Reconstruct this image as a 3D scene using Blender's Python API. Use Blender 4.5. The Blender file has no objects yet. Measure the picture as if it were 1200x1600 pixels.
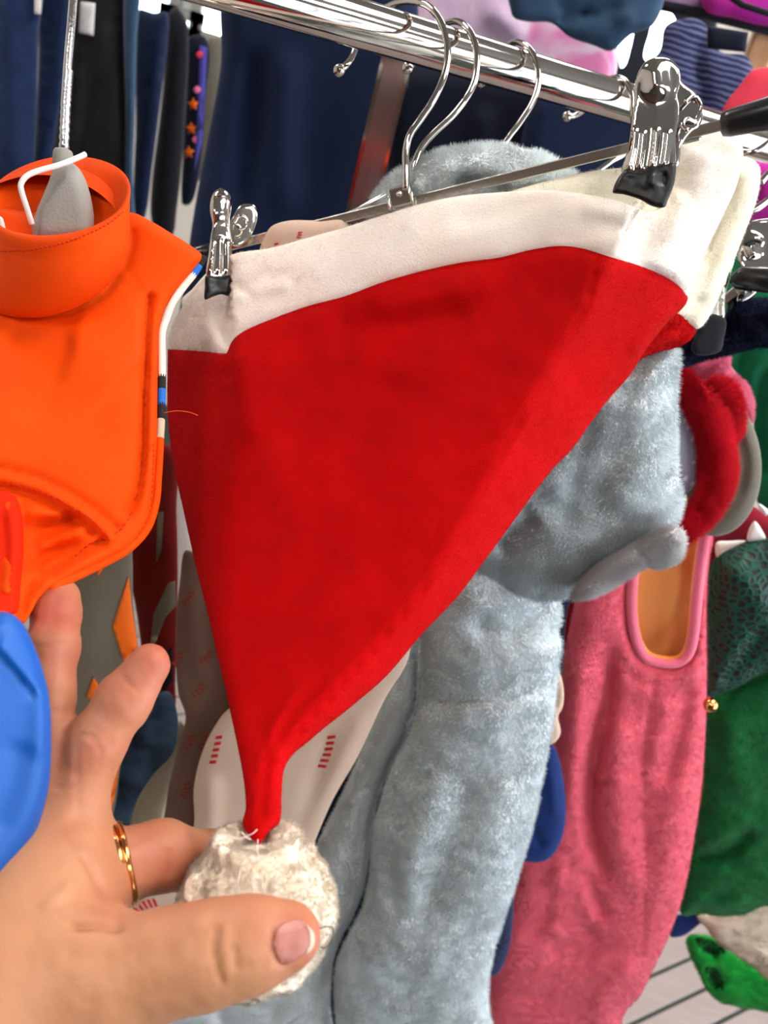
import bpy, math, random
import numpy as np
from mathutils import Vector, Matrix
from mathutils.geometry import delaunay_2d_cdt
from mathutils.bvhtree import BVHTree

rng = np.random.default_rng(7)
scn = bpy.context.scene
col = scn.collection

# ------------------------------------------------------------------ camera
FPX = 1300.0                       # focal length in pixels of the 1200x1600 frame
PITCH, ROLL = math.radians(25.6), math.radians(16.4)
CAM = np.array([0.0, 0.0, 1.5])
Fw = np.array([0, math.cos(PITCH), -math.sin(PITCH)])
_up0 = np.array([0, math.sin(PITCH), math.cos(PITCH)])
_r0 = np.array([1.0, 0, 0])
Uw = math.cos(ROLL) * _up0 - math.sin(ROLL) * _r0
Rw = math.cos(ROLL) * _r0 + math.sin(ROLL) * _up0
cd = bpy.data.cameras.new('camera')
cam = bpy.data.objects.new('camera', cd)
col.objects.link(cam)
cam.matrix_world = Matrix(((Rw[0], Uw[0], -Fw[0], CAM[0]), (Rw[1], Uw[1], -Fw[1], CAM[1]),
                           (Rw[2], Uw[2], -Fw[2], CAM[2]), (0, 0, 0, 1)))
cd.sensor_fit = 'VERTICAL'
cd.sensor_height = 36.0
cd.lens = FPX / 1600 * 36.0
cd.clip_start = 0.01
cd.dof.use_dof = True
cd.dof.focus_distance = 0.385
cd.dof.aperture_fstop = 12.0
scn.camera = cam

# ------------------------------------------------------------------ world, exposure
w = bpy.data.worlds.new('world')
scn.world = w
w.use_nodes = True
w.node_tree.nodes['Background'].inputs[0].default_value = (0.75, 0.85, 1.0, 1)
w.node_tree.nodes['Background'].inputs[1].default_value = 0.6
scn.view_settings.view_transform = 'Standard'
scn.view_settings.look = 'None'
scn.view_settings.gamma = 1.0
scn.view_settings.use_curve_mapping = False
scn.view_settings.exposure = 0.18
CEIL_Z = 2.9
LAMP_STRENGTH = 17.0
FILL_STRENGTH = 3.9
LAMPS = [(0.7, 0.45), (1.9, -0.5), (1.5, 1.5), (0.2, 2.3), (-1.4, 1.2), (2.3, 2.6), (-0.9, -1.2), (0.5, -1.8)]  # last two added behind the camera for frontal fill

# ------------------------------------------------------------------ helpers
def s2l(c):
    return tuple(((v / 255) / 12.92 if v / 255 <= .04045 else ((v / 255 + .055) / 1.055) ** 2.4) for v in c)

def cam2w(X, Y, Z):
    X, Y, Z = np.broadcast_arrays(np.asarray(X, float), Y, Z)
    return CAM + X[..., None] * Rw - Y[..., None] * Uw + Z[..., None] * Fw

def P(px, py, d):
    px, py, d = np.broadcast_arrays(np.asarray(px, float), py, d)
    return cam2w((px - 600) / FPX * d, (py - 800) / FPX * d, d)

def w2px(W):
    v = np.asarray(W) - CAM
    x, y, z = v @ Rw, -(v @ Uw), v @ Fw
    return x / z * FPX + 600, y / z * FPX + 800, z

def VD(D, k=0.0, y0=0.0):
    """depth of a plumb surface at horizontal distance D (k: turn to the side)"""
    def f(px, py):
        a = (np.asarray(px) - 600) / FPX
        b = (np.asarray(py) - 800) / FPX
        ry = a * Rw[1] - b * Uw[1] + Fw[1]
        rx = a * Rw[0] - b * Uw[0]
        return D / (ry - k * rx)
    return f

def fit(ctrl):
    """smooth depth through control points (px, py, depth)"""
    c = np.array(ctrl, float)
    x, y = (c[:, 0] - 600) / 600, (c[:, 1] - 800) / 600
    if len(c) < 6:
        A = np.stack([np.ones_like(x), x, y], 1)
        s = np.linalg.lstsq(A, c[:, 2], rcond=None)[0]
        return lambda px, py: s[0] + s[1] * (np.asarray(px) - 600) / 600 + s[2] * (np.asarray(py) - 800) / 600
    A = np.stack([np.ones_like(x), x, y, x * y, x * x, y * y], 1)
    s = np.linalg.lstsq(A, c[:, 2], rcond=None)[0]
    def f(px, py):
        x, y = (np.asarray(px) - 600) / 600, (np.asarray(py) - 800) / 600
        return s[0] + s[1] * x + s[2] * y + s[3] * x * y + s[4] * x * x + s[5] * y * y
    return f

def _hash(i, j, k):
    n = (i * 374761393 + j * 668265263 + k * 2147483647 // 7) & 0xffffffff
    n = ((n ^ (n >> 13)) * 1274126177) & 0xffffffff
    return ((n ^ (n >> 16)) & 0xffff) / 32767.5 - 1

def vnoise(p, scale, seed=0):
    q = np.asarray(p) / scale + 1000.5 + seed * 17.31
    i = np.floor(q).astype(np.int64)
    f = q - i
    f = f * f * (3 - 2 * f)
    r = 0
    for a in (0, 1):
        for b in (0, 1):
            for c in (0, 1):
                wgt = (f[..., 0] if a else 1 - f[..., 0]) * (f[..., 1] if b else 1 - f[..., 1]) * (f[..., 2] if c else 1 - f[..., 2])
                r = r + wgt * _hash(i[..., 0] + a, i[..., 1] + b, i[..., 2] + c)
    return r

def crom(pts, step, closed=True):
    """Catmull-Rom through pixel (or 3D) points; a trailing 1 after (x, y) marks a corner"""
    P0 = [np.array(p[:2], float) for p in pts]
    cor = [len(p) > 2 and p[2] == 1 for p in pts]
    n = len(P0)
    out = []
    for i in range(n if closed else n - 1):
        a, b = P0[i], P0[(i + 1) % n]
        p = P0[i - 1] if (closed or i > 0) else 2 * a - b
        q = P0[(i + 2) % n] if (closed or i + 2 < n) else 2 * b - a
        if cor[i]: p = a
        if cor[(i + 1) % n]: q = b
        L = np.linalg.norm(b - a)
        m = max(1, int(round(L / step)))
        la, lb, lc = max(np.linalg.norm(a - p), 1e-6), max(L, 1e-6), max(np.linalg.norm(q - b), 1e-6)
        ta = np.zeros(2) if cor[i] else ((b - p) / (la + lb)) * lb
        tb = np.zeros(2) if cor[(i + 1) % n] else ((q - a) / (lb + lc)) * lb
        if cor[i]: ta = (b - a) * .9
        if cor[(i + 1) % n]: tb = (b - a) * .9
        for s in range(m):
            t = s / m
            h00, h10, h01, h11 = 2*t**3-3*t*t+1, t**3-2*t*t+t, -2*t**3+3*t*t, t**3-t*t
            out.append(h00 * a + h10 * ta + h01 * b + h11 * tb)
    if not closed: out.append(P0[-1])
    return np.array(out)

def crom3(pts, m=8):
    Q = [np.array(p, float) for p in pts]
    out = []
    for i in range(len(Q) - 1):
        a, b = Q[i], Q[i + 1]
        p = Q[i - 1] if i else 2 * a - b
        q = Q[i + 2] if i + 2 < len(Q) else 2 * b - a
        for s in range(m):
            t = s / m
            out.append(.5 * ((2 * a) + (b - p) * t + (2 * p - 5 * a + 4 * b - q) * t * t + (3 * a - p - 3 * b + q) * t ** 3))
    out.append(Q[-1])
    return np.array(out)

def seg_dist(X, Y, poly, closed=False):
    """distance, sign, arc parameter to a polyline (pixels)"""
    A = np.asarray(poly, float)[:, :2]
    B = np.roll(A, -1, 0) if closed else A[1:]
    if not closed: A = A[:-1]
    best = np.full(X.shape, 1e18); sg = np.ones(X.shape); tt = np.zeros(X.shape)
    lens = np.linalg.norm(B - A, axis=1); cum = np.concatenate([[0], np.cumsum(lens)]); tot = cum[-1]
    for k in range(len(A)):
        dx, dy = B[k] - A[k]
        L2 = dx * dx + dy * dy + 1e-12
        ux, uy = X - A[k, 0], Y - A[k, 1]
        t = np.clip((ux * dx + uy * dy) / L2, 0, 1)
        ex, ey = ux - t * dx, uy - t * dy
        d = ex * ex + ey * ey
        m = d < best
        best = np.where(m, d, best)
        sg = np.where(m, np.sign(dx * uy - dy * ux), sg)
        tt = np.where(m, (cum[k] + t * lens[k]) / tot, tt)
    return np.sqrt(best), sg, tt

def fold_sum(X, Y, folds):
    """height towards the viewer in metres; ('g' round | 's' sharp | 't' one-sided, polyline, width px, height m)"""
    h = np.zeros(X.shape)
    for fo in folds:
        kind, pl, wd, ht = fo[:4]
        taper = fo[4] if len(fo) > 4 else .18
        pl = crom(pl, 14, False) if len(pl) > 2 else np.array(pl, float)
        d, sg, t = seg_dist(X, Y, pl)
        tp = np.clip(np.minimum(t, 1 - t) / taper, 0, 1) if taper > 0 else 1.0
        tp = tp * tp * (3 - 2 * tp) if taper > 0 else 1.0
        if kind == 'g': h += ht * tp * np.exp(-(d / wd) ** 2)
        elif kind == 's': h += ht * tp * np.exp(-d / wd)
        elif kind == 't': h += ht * tp * np.where(sg > 0, 1, 0) * np.exp(-d / wd)
    return h

def inside(X, Y, poly):
    r = np.zeros(X.shape, bool)
    n = len(poly)
    for i in range(n):
        x1, y1 = poly[i]; x2, y2 = poly[(i + 1) % n]
        if y1 == y2: continue
        c = ((y1 > Y) != (y2 > Y)) & (X < (x2 - x1) * (Y - y1) / (y2 - y1) + x1)
        r ^= c
    return r

def mesh_obj(name, V, faces, mat, parent=None, smooth=True, loc=None):
    V = np.asarray(V, float)
    if loc is None:
        loc = np.array([V[:, 0].mean(), V[:, 1].mean(), V[:, 2].min()])
    me = bpy.data.meshes.new(name)
    if isinstance(faces, np.ndarray):
        nf, k = faces.shape
        me.vertices.add(len(V)); me.vertices.foreach_set('co', (V - loc).ravel())
        me.loops.add(nf * k); me.loops.foreach_set('vertex_index', faces.ravel().astype(np.int32))
        me.polygons.add(nf); me.polygons.foreach_set('loop_start', np.arange(0, nf * k, k, dtype=np.int32))
        me.update(calc_edges=True)
    else:
        me.from_pydata((V - loc).tolist(), [], faces)
    me.polygons.foreach_set('use_smooth', [smooth] * len(me.polygons))
    me.update()
    o = bpy.data.objects.new(name, me)
    col.objects.link(o)
    if mat: me.materials.append(mat)
    place(o, loc, parent)
    return o

WORLD_LOC = {}
def place(o, loc, parent):
    loc = np.asarray(loc, float)
    WORLD_LOC[o.name] = loc
    if parent is not None:
        o.parent = parent
        o.location = loc - WORLD_LOC[parent.name]
    else:
        o.location = loc

def tag(o, label=None, cat=None, group=None, kind=None):
    if label: o['label'] = label
    if cat: o['category'] = cat
    if group: o['group'] = group
    if kind: o['kind'] = kind
    return o

def thing(name, label, cat, loc, group=None):
    o = bpy.data.objects.new(name, None)
    o.empty_display_size = .02
    col.objects.link(o)
    place(o, loc, None)
    return tag(o, label, cat, group)

def pillow(name, pts, depth, T, mat, parent=None, R=None, folds=(), noise=(), sp=8, edge=5, extra=None, Tb=None, flat=0.0, holes=None):
    """closed soft sheet: an outline with a real front and back that bulge T metres at R pixels from the rim"""
    B = crom(pts, edge)
    if R is None: R = 40
    x0, y0 = B.min(0); x1, y1 = B.max(0)
    gx, gy = np.meshgrid(np.arange(x0 + sp / 2, x1, sp), np.arange(y0 + sp / 2, y1, sp * .866))
    gx = gx + (np.arange(gx.shape[0]) % 2)[:, None] * sp / 2
    gx, gy = gx.ravel(), gy.ravel()
    m = inside(gx, gy, B)
    gx, gy = gx[m], gy[m]
    nb = np.roll(B, -1, 0) - np.roll(B, 1, 0)
    nb = np.stack([nb[:, 1], -nb[:, 0]], 1); nb /= np.linalg.norm(nb, axis=1)[:, None] + 1e-9
    area = .5 * np.sum(B[:, 0] * np.roll(B[:, 1], -1) - np.roll(B[:, 0], -1) * B[:, 1])
    nin = -nb if area > 0 else nb
    offs = [o_ for o_ in (edge * .25, edge * .8) if o_ < R]
    pts2 = [np.stack([gx, gy], 1)]
    if len(gx):
        d, _, _ = seg_dist(gx, gy, B, True)
        pts2 = [pts2[0][d > offs[-1] + sp * .45 if offs else d > sp * .4]]
    for o_ in offs:
        q = B + nin * o_
        ok = inside(q[:, 0], q[:, 1], B)
        d, _, _ = seg_dist(q[:, 0], q[:, 1], B, True)
        pts2.append(q[ok & (d > o_ * .85)])
    allp = np.concatenate([B] + pts2)
    n = len(B)
    edges = [(i, (i + 1) % n) for i in range(n)]
    vs, _, fs, ov, _, _ = delaunay_2d_cdt([Vector(p) for p in allp], edges, [], 1, 1e-4)
    V2 = np.array([tuple(v) for v in vs])
    isB = np.array([any(k < n for k in o_) if o_ else True for o_ in ov])
    X, Y = V2[:, 0], V2[:, 1]
    d, _, _ = seg_dist(X, Y, B, True)
    q = np.clip(d / R, 0, 1)
    prof = np.sqrt(np.clip(1 - (1 - q) ** 2, 0, 1))
    D = depth(X, Y)
    W0 = P(X, Y, D)
    h = np.zeros(len(X))
    if folds: h += fold_sum(X, Y, folds)
    if extra is not None: h += extra(X, Y)
    for k, (amp, sc) in enumerate(noise): h += amp * vnoise(W0, sc, k + len(X) % 7)
    fade = np.clip(d / min(R, 14), 0, 1)
    Df = D - T * prof - h * (fade * (1 - flat) + flat)
    Db = D + (T if Tb is None else Tb) * prof + .0006 - h * (fade * (1 - flat) + flat) * .8
    front = P(X, Y, Df)
    back = P(X, Y, np.maximum(Db, Df + .0004))
    nv = len(X)
    idx = np.arange(nv) + nv
    idx[isB] = np.arange(nv)[isB]
    if flat == 0:
        front[isB] = P(X[isB], Y[isB], D[isB])
    F = []
    for f in fs:
        if len(f) < 3: continue
        a, b, c = f[0], f[1], f[2]
        s = (X[b] - X[a]) * (Y[c] - Y[a]) - (X[c] - X[a]) * (Y[b] - Y[a])
        F.append((a, b, c) if s < 0 else (a, c, b))
    F = np.array(F, int)
    Fb = idx[F][:, ::-1]
    Vall = np.concatenate([front, back])
    faces = np.concatenate([F, Fb])
    used = np.zeros(len(Vall), bool); used[faces.ravel()] = True
    remap = np.cumsum(used) - 1
    Vall = Vall[used]; faces = remap[faces]
    o = mesh_obj(name, Vall, faces, mat, parent)
    DATA[o.name] = (Vall, faces, len(F))
    return o
DATA = {}

def surf_depth(objs, X, Y):
    """depth of the front-most of objs behind each pixel"""
    if not isinstance(objs, (list, tuple)): objs = [objs]
    res = np.full(len(X), np.nan)
    for ob in objs:
        V, F, _ = DATA[ob.name]
        bv = BVHTree.FromPolygons([Vector(v) for v in V], F.tolist())
        for i, (x, y) in enumerate(zip(X, Y)):
            dr = P(x, y, 1.0) - CAM
            hit = bv.ray_cast(Vector(CAM), Vector(dr / np.linalg.norm(dr)))
            if hit[0] is not None:
                z = (np.array(hit[0]) - CAM) @ Fw
                if np.isnan(res[i]) or z < res[i]: res[i] = z
    if np.isnan(res).all(): res[:] = .4
    md = np.nanmedian(res); res[res > md + .012] = np.nan
    res[np.isnan(res)] = np.nanmean(res)
    return res

def patch(name, polys, host, mat, parent, off=.0006, th=.0005, edge=4, fade=None):
    """flat print / trim lying on a surface, a thin solid"""
    Vs, Fs = [], []
    k = 0
    for pts in polys:
        B = crom(pts, edge) if len(pts) > 4 else np.array([p[:2] for p in pts], float)
        if len(pts) <= 4:
            B = crom([tuple(p[:2]) + (1,) for p in pts], edge)
        x0, y0 = B.min(0); x1, y1 = B.max(0)
        g = max(edge, 3)
        gx, gy = np.meshgrid(np.arange(x0 + g / 2, x1, g), np.arange(y0 + g / 2, y1, g))
        gx, gy = gx.ravel(), gy.ravel()
        A = [B]
        if len(gx):
            m = inside(gx, gy, B); gx, gy = gx[m], gy[m]
            if len(gx):
                d, _, _ = seg_dist(gx, gy, B, True)
                A.append(np.stack([gx, gy], 1)[d > g * .4])
        A = np.concatenate(A)
        n = len(B)
        vs, _, fs, ov, _, _ = delaunay_2d_cdt([Vector(p) for p in A], [(i, (i + 1) % n) for i in range(n)], [], 1, 1e-4)
        V2 = np.array([tuple(v) for v in vs])
        d = surf_depth(host, V2[:, 0], V2[:, 1])
        f_, b_ = P(V2[:, 0], V2[:, 1], d - off), P(V2[:, 0], V2[:, 1], d - off + th)
        nv = len(V2)
        tri = []
        cnt = {}
        for f in fs:
            a, b, c = f[:3]
            s = (V2[b, 0] - V2[a, 0]) * (V2[c, 1] - V2[a, 1]) - (V2[c, 0] - V2[a, 0]) * (V2[b, 1] - V2[a, 1])
            if s > 0: b, c = c, b
            tri.append((a, b, c))
            for e in ((a, b), (b, c), (c, a)): cnt[e] = 1
        F = [tuple(k + q for q in t) for t in tri] + [tuple(k + nv + q for q in t[::-1]) for t in tri]
        for (a, b) in cnt:
            if (b, a) not in cnt: F += [(k + b, k + a, k + nv + a), (k + b, k + nv + a, k + nv + b)]
        Vs += [f_, b_]; Fs += F; k += 2 * nv
    return mesh_obj(name, np.concatenate(Vs), np.array(Fs, int), mat, parent)

def tube(name, pts, rad, mat, parent=None, seg=10, m=8, flat=(1, 1), smooth_path=True, ball=0, square=False):
    """swept wire through world points"""
    Q = crom3(pts, m) if smooth_path and len(pts) > 2 else np.array(pts, float)
    n = len(Q)
    r = np.full(n, rad, float) if np.isscalar(rad) else np.interp(np.linspace(0, 1, n), np.linspace(0, 1, len(rad)), rad)
    Tn = np.gradient(Q, axis=0); Tn /= np.linalg.norm(Tn, axis=1)[:, None] + 1e-12
    ref = np.array([0, 0, 1.0]) if abs(Tn[0, 2]) < .9 else np.array([1.0, 0, 0])
    N = np.cross(Tn[0], ref); N /= np.linalg.norm(N)
    rings = []
    for i in range(n):
        N = N - Tn[i] * (N @ Tn[i]); N /= np.linalg.norm(N)
        Bn = np.cross(Tn[i], N)
        if square:
            cs = [(1, .8), (.8, 1), (-.8, 1), (-1, .8), (-1, -.8), (-.8, -1), (.8, -1), (1, -.8)]
            rings.append([Q[i] + r[i] * (a * flat[0] * N + b * flat[1] * Bn) for a, b in cs])
        else:
            rings.append([Q[i] + r[i] * (math.cos(2 * math.pi * k / seg) * flat[0] * N + math.sin(2 * math.pi * k / seg) * flat[1] * Bn) for k in range(seg)])
    sg = len(rings[0])
    V = [v for rr in rings for v in rr] + [Q[0] - Tn[0] * r[0] * .4, Q[-1] + Tn[-1] * r[-1] * .4]
    F = []
    for i in range(n - 1):
        for k in range(sg):
            a, b = i * sg + k, i * sg + (k + 1) % sg
            F.append((a, b, b + sg, a + sg))
    for k in range(sg):
        F.append((len(V) - 2, (k + 1) % sg, k))
        F.append((len(V) - 1, (n - 1) * sg + k, (n - 1) * sg + (k + 1) % sg))
    if ball:
        c = Q[-1] if ball > 0 else Q[0]
        R_ = abs(ball); base = len(V)
        for a in range(7):
            for b in range(10):
                th, ph = math.pi * a / 6, 2 * math.pi * b / 10
                V.append(c + R_ * np.array([math.sin(th) * math.cos(ph), math.sin(th) * math.sin(ph), math.cos(th)]))
        for a in range(6):
            for b in range(10):
                F.append((base + a * 10 + b, base + (a + 1) * 10 + b, base + (a + 1) * 10 + (b + 1) % 10, base + a * 10 + (b + 1) % 10))
    o = mesh_obj(name, np.array(V), F, mat, parent, smooth=not square)
    return o

def box(name, c, hx, hy, hz, mat, parent=None, bev=0.0, axes=None):
    ax = np.eye(3) if axes is None else np.array(axes, float)
    c = np.array(c, float)
    b = bev
    V = []
    for sx in (-1, 1):
        for sy in (-1, 1):
            for sz in (-1, 1):
                for (ix, iy, iz) in ((b, 0, b), (0, b, b), (b, b, 0)):
                    V.append(c + ax[0] * sx * (hx - ix) + ax[1] * sy * (hy - iy) + ax[2] * sz * (hz - iz))
    import bmesh
    if b > 0:
        bm = bmesh.new()
        for v in V: bm.verts.new(v)
        r = bmesh.ops.convex_hull(bm, input=bm.verts)
        bmesh.ops.dissolve_limit(bm, angle_limit=.01, verts=bm.verts, edges=bm.edges)
        bm.verts.ensure_lookup_table(); bm.verts.index_update()
        VV = [v.co[:] for v in bm.verts]; FF = [[v.index for v in f.verts] for f in bm.faces]
        bm.free()
        return mesh_obj(name, np.array(VV), FF, mat, parent, smooth=False)
    V = [c + ax[0] * sx * hx + ax[1] * sy * hy + ax[2] * sz * hz for sx in (-1, 1) for sy in (-1, 1) for sz in (-1, 1)]
    F = [(0, 1, 3, 2), (4, 6, 7, 5), (0, 4, 5, 1), (2, 3, 7, 6), (0, 2, 6, 4), (1, 5, 7, 3)]
    return mesh_obj(name, np.array(V), F, mat, parent, smooth=False)

PILE = {}
def pile_of(m):
    """the same dye on thin fibres that let some light through"""
    if m.name in PILE: return PILE[m.name]
    c = m.copy(); c.name = m.name + '_fibre'
    nt = c.node_tree; b = nt.nodes['Principled BSDF']; out = nt.nodes['Material Output']
    tr = nt.nodes.new('ShaderNodeBsdfTranslucent'); mx = nt.nodes.new('ShaderNodeMixShader'); mx.inputs[0].default_value = .5
    if b.inputs['Base Color'].is_linked: nt.links.new(b.inputs['Base Color'].links[0].from_socket, tr.inputs[0])
    else: tr.inputs[0].default_value = b.inputs['Base Color'].default_value
    nt.links.new(b.outputs[0], mx.inputs[1]); nt.links.new(tr.outputs[0], mx.inputs[2]); nt.links.new(mx.outputs[0], out.inputs[0])
    PILE[m.name] = c
    return c

def fur(host, n, length, width, mat, lay=(0, 0, -1), layw=.6, rnd=.5, name='fur_pile', parent=None, back=False, mask=None, shade=.8):
    """short pile: slivers rooted on the surface, leaning with the nap, normals taken from the cloth"""
    V, F, nfront = DATA[host.name]
    Fs = F if back else F[:nfront]
    a, b, c = V[Fs[:, 0]], V[Fs[:, 1]], V[Fs[:, 2]]
    N = np.cross(b - a, c - a); A = np.linalg.norm(N, axis=1); N /= A[:, None] + 1e-15
    A = np.minimum(A, np.percentile(A, 99.5))
    pr = A / A.sum()
    ii = rng.choice(len(Fs), n, p=pr)
    # smooth vertex normals
    vn = np.zeros_like(V)
    fn = np.cross(V[F[:, 1]] - V[F[:, 0]], V[F[:, 2]] - V[F[:, 0]])
    for k in range(3): np.add.at(vn, F[:, k], fn)
    vn /= np.linalg.norm(vn, axis=1)[:, None] + 1e-15
    u, v = rng.random(n), rng.random(n)
    s = u + v > 1; u[s], v[s] = 1 - u[s], 1 - v[s]
    f = Fs[ii]
    wgt = np.stack([1 - u - v, u, v], 1)
    p = (V[f] * wgt[..., None]).sum(1)
    nn = (vn[f] * wgt[..., None]).sum(1); nn /= np.linalg.norm(nn, axis=1)[:, None] + 1e-15
    if mask is not None:
        x, y, z = w2px(p); k = mask(x, y); p, nn = p[k], nn[k]; n = len(p)
    lay = np.asarray(lay, float)
    clump = np.stack([vnoise(p, length * 3.2, 11), vnoise(p, length * 3.2, 12), vnoise(p, length * 3.2, 13)], 1)
    dirn = nn * 1.0 + lay * layw + clump * rnd * 1.2 + rng.normal(0, rnd * .45, (n, 3))
    dirn /= np.linalg.norm(dirn, axis=1)[:, None]
    side = np.cross(dirn, rng.normal(0, 1, (n, 3))); side /= np.linalg.norm(side, axis=1)[:, None] + 1e-9
    sid2 = np.cross(dirn, side)
    L = length * (.6 + .6 * rng.random(n))
    p = p - nn * length * .08
    r_ = width * .55
    q = [p + r_ * (math.cos(a_) * side + math.sin(a_) * sid2) for a_ in (0, 2.0944, 4.1888)]
    VV = np.stack(q + [p + dirn * L[:, None]], 1).reshape(-1, 3)
    b_ = np.arange(n)[:, None] * 4
    FF = np.concatenate([b_ + np.array([0, 1, 3]), b_ + np.array([1, 2, 3]), b_ + np.array([2, 0, 3])])
    par = parent if parent is not None else host
    o = mesh_obj(name, VV, FF, pile_of(mat), par, loc=WORLD_LOC[par.name])
    nor = np.repeat(nn, 4, 0) + np.repeat(dirn, 4, 0) * shade
    nor /= np.linalg.norm(nor, axis=1)[:, None]
    o.data.normals_split_custom_set_from_vertices(nor.tolist())
    o['kind'] = 'stuff'
    return o

# ------------------------------------------------------------------ materials
def mat(name, rgb, rough=.85, sheen=0.0, metal=0.0, n1=(0, 1), n2=None, bump=0.0, bscale=500, sss=0.0, spec=.3,
        sheen_tint=None, bdist=.0006, aniso=None, emit=None, stretch=None, trans=0.0):
    m = bpy.data.materials.new(name)
    m.use_nodes = True
    nt = m.node_tree; N = nt.nodes; L = nt.links
    b = N['Principled BSDF']
    c = s2l(rgb)
    b.inputs['Base Color'].default_value = (*c, 1)
    b.inputs['Roughness'].default_value = rough
    b.inputs['Metallic'].default_value = metal
    b.inputs['Specular IOR Level'].default_value = spec
    if sheen:
        b.inputs['Sheen Weight'].default_value = sheen
        b.inputs['Sheen Roughness'].default_value = .45
        b.inputs['Sheen Tint'].default_value = (*(s2l(sheen_tint) if sheen_tint else (1, 1, 1)), 1)
    if sss:
        b.inputs['Subsurface Weight'].default_value = sss
        b.inputs['Subsurface Radius'].default_value = (1, .35, .2)
        b.inputs['Subsurface Scale'].default_value = .004
    if trans: b.inputs['Transmission Weight'].default_value = trans
    tc = N.new('ShaderNodeTexCoord')
    src = tc.outputs['Object']
    if stretch:
        mp = N.new('ShaderNodeMapping'); mp.inputs['Scale'].default_value = stretch
        L.new(src, mp.inputs[0]); src = mp.outputs[0]
    if n2 is not None:
        # n2: (other rgb, scale, contrast)
        rgb2, sc, ct = n2
        t = N.new('ShaderNodeTexNoise'); t.inputs['Scale'].default_value = sc; t.inputs['Detail'].default_value = 4
        L.new(src, t.inputs['Vector'])
        cr = N.new('ShaderNodeValToRGB')
        cr.color_ramp.elements[0].position = .5 - ct; cr.color_ramp.elements[0].color = (*c, 1)
        cr.color_ramp.elements[1].position = .5 + ct; cr.color_ramp.elements[1].color = (*s2l(rgb2), 1)
        L.new(t.outputs[0], cr.inputs[0]); L.new(cr.outputs[0], b.inputs['Base Color'])
    if bump:
        t = N.new('ShaderNodeTexNoise'); t.inputs['Scale'].default_value = bscale; t.inputs['Detail'].default_value = 3
        L.new(src, t.inputs['Vector'])
        bp = N.new('ShaderNodeBump'); bp.inputs['Strength'].default_value = bump; bp.inputs['Distance'].default_value = bdist
        L.new(t.outputs[0], bp.inputs['Height']); L.new(bp.outputs[0], b.inputs['Normal'])
    if emit:
        b.inputs['Emission Color'].default_value = (*s2l(rgb), 1)
        b.inputs['Emission Strength'].default_value = emit
    return m

M = {}
M['red'] = mat('red_velour', (170, 0, 1), .85, .05, n2=((184, 1, 3), 26, .18), bump=.5, bscale=1300, sheen_tint=(255, 60, 30), bdist=.0005, spec=.08)
M['redpile'] = mat('red_velour_pile', (184, 0, 2), .85, .06, sheen_tint=(255, 60, 30), spec=.08)
M['white'] = mat('white_velour', (255, 241, 226), .9, .2, n2=((254, 244, 236), 30, .2), bump=.35, bscale=900, sss=0)
M['cream'] = mat('cream_velour', (246, 240, 218), .9, .2, bump=.35, bscale=900)
M['sherpa'] = mat('white_sherpa', (255, 242, 222), .95, .25, n2=((252, 232, 206), 60, .2), bump=.8, bscale=420, bdist=.0015)
M['chrome'] = mat('chrome', (196, 190, 184), .07, metal=1.0)
M['chrome_dull'] = mat('dull_chrome', (226, 225, 218), .25, metal=1.0, bump=.15, bscale=300)
M['zinc'] = mat('galvanised_wire', (188, 190, 192), .25, metal=1.0, bump=.5, bscale=900)
M['rubber'] = mat('black_rubber', (9, 9, 10), .42, spec=.4, bump=.3, bscale=160, bdist=.001)
M['plastic'] = mat('black_plastic', (22, 22, 24), .3, spec=.5)
M['orange'] = mat('orange_satin', (226, 72, 0), .7, .02, n2=((220, 66, 0), 14, .2), bump=.2, bscale=1500, sheen_tint=(255, 110, 0), bdist=.0003, spec=.1)
M['orange2'] = mat('orange_lining', (255, 78, 6), .7, .2, bump=.3, bscale=900, sheen_tint=(255, 150, 60))
M['redor'] = mat('red_orange_satin', (214, 34, 0), .7, .02, sheen_tint=(255, 110, 0), spec=.1)
M['stitch'] = mat('red_thread', (205, 40, 6), .8)
M['bluesat'] = mat('blue_satin', (0, 86, 172), .5, .0, n2=((0, 76, 158), 20, .2), bump=.15, bscale=900, spec=.4)
def _skin(nt, N, L, b):
    tc = N.new('ShaderNodeTexCoord')
    t = N.new('ShaderNodeTexNoise'); t.inputs['Scale'].default_value = 45; t.inputs['Detail'].default_value = 5
    L.new(tc.outputs['Object'], t.inputs['Vector'])
    at = N.new('ShaderNodeAttribute'); at.attribute_name = 'blush'
    m1 = N.new('ShaderNodeMix'); m1.data_type = 'RGBA'
    m1.inputs['A'].default_value = (*s2l((190, 134, 98)), 1); m1.inputs['B'].default_value = (*s2l((166, 76, 60)), 1)
    ad = N.new('ShaderNodeMath'); ad.operation = 'MULTIPLY_ADD'; ad.inputs[1].default_value = .7; ad.inputs[2].default_value = -.35
    L.new(t.outputs[0], ad.inputs[0])
    a2 = N.new('ShaderNodeMath'); a2.operation = 'ADD'; a2.use_clamp = True
    L.new(ad.outputs[0], a2.inputs[0]); L.new(at.outputs['Fac'], a2.inputs[1]); L.new(a2.outputs[0], m1.inputs['Factor'])
    L.new(m1.outputs['Result'], b.inputs['Base Color'])
    v = N.new('ShaderNodeTexVoronoi'); v.inputs['Scale'].default_value = 1500; L.new(tc.outputs['Object'], v.inputs['Vector'])
    bp = N.new('ShaderNodeBump'); bp.inputs['Strength'].default_value = .2; bp.inputs['Distance'].default_value = .0002
    L.new(v.outputs[0], bp.inputs['Height']); L.new(bp.outputs[0], b.inputs['Normal'])
    b.inputs['Roughness'].default_value = .48; b.inputs['Specular IOR Level'].default_value = .35
    b.inputs['Subsurface Weight'].default_value = .15; b.inputs['Subsurface Radius'].default_value = (1, .35, .2); b.inputs['Subsurface Scale'].default_value = .003
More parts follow.
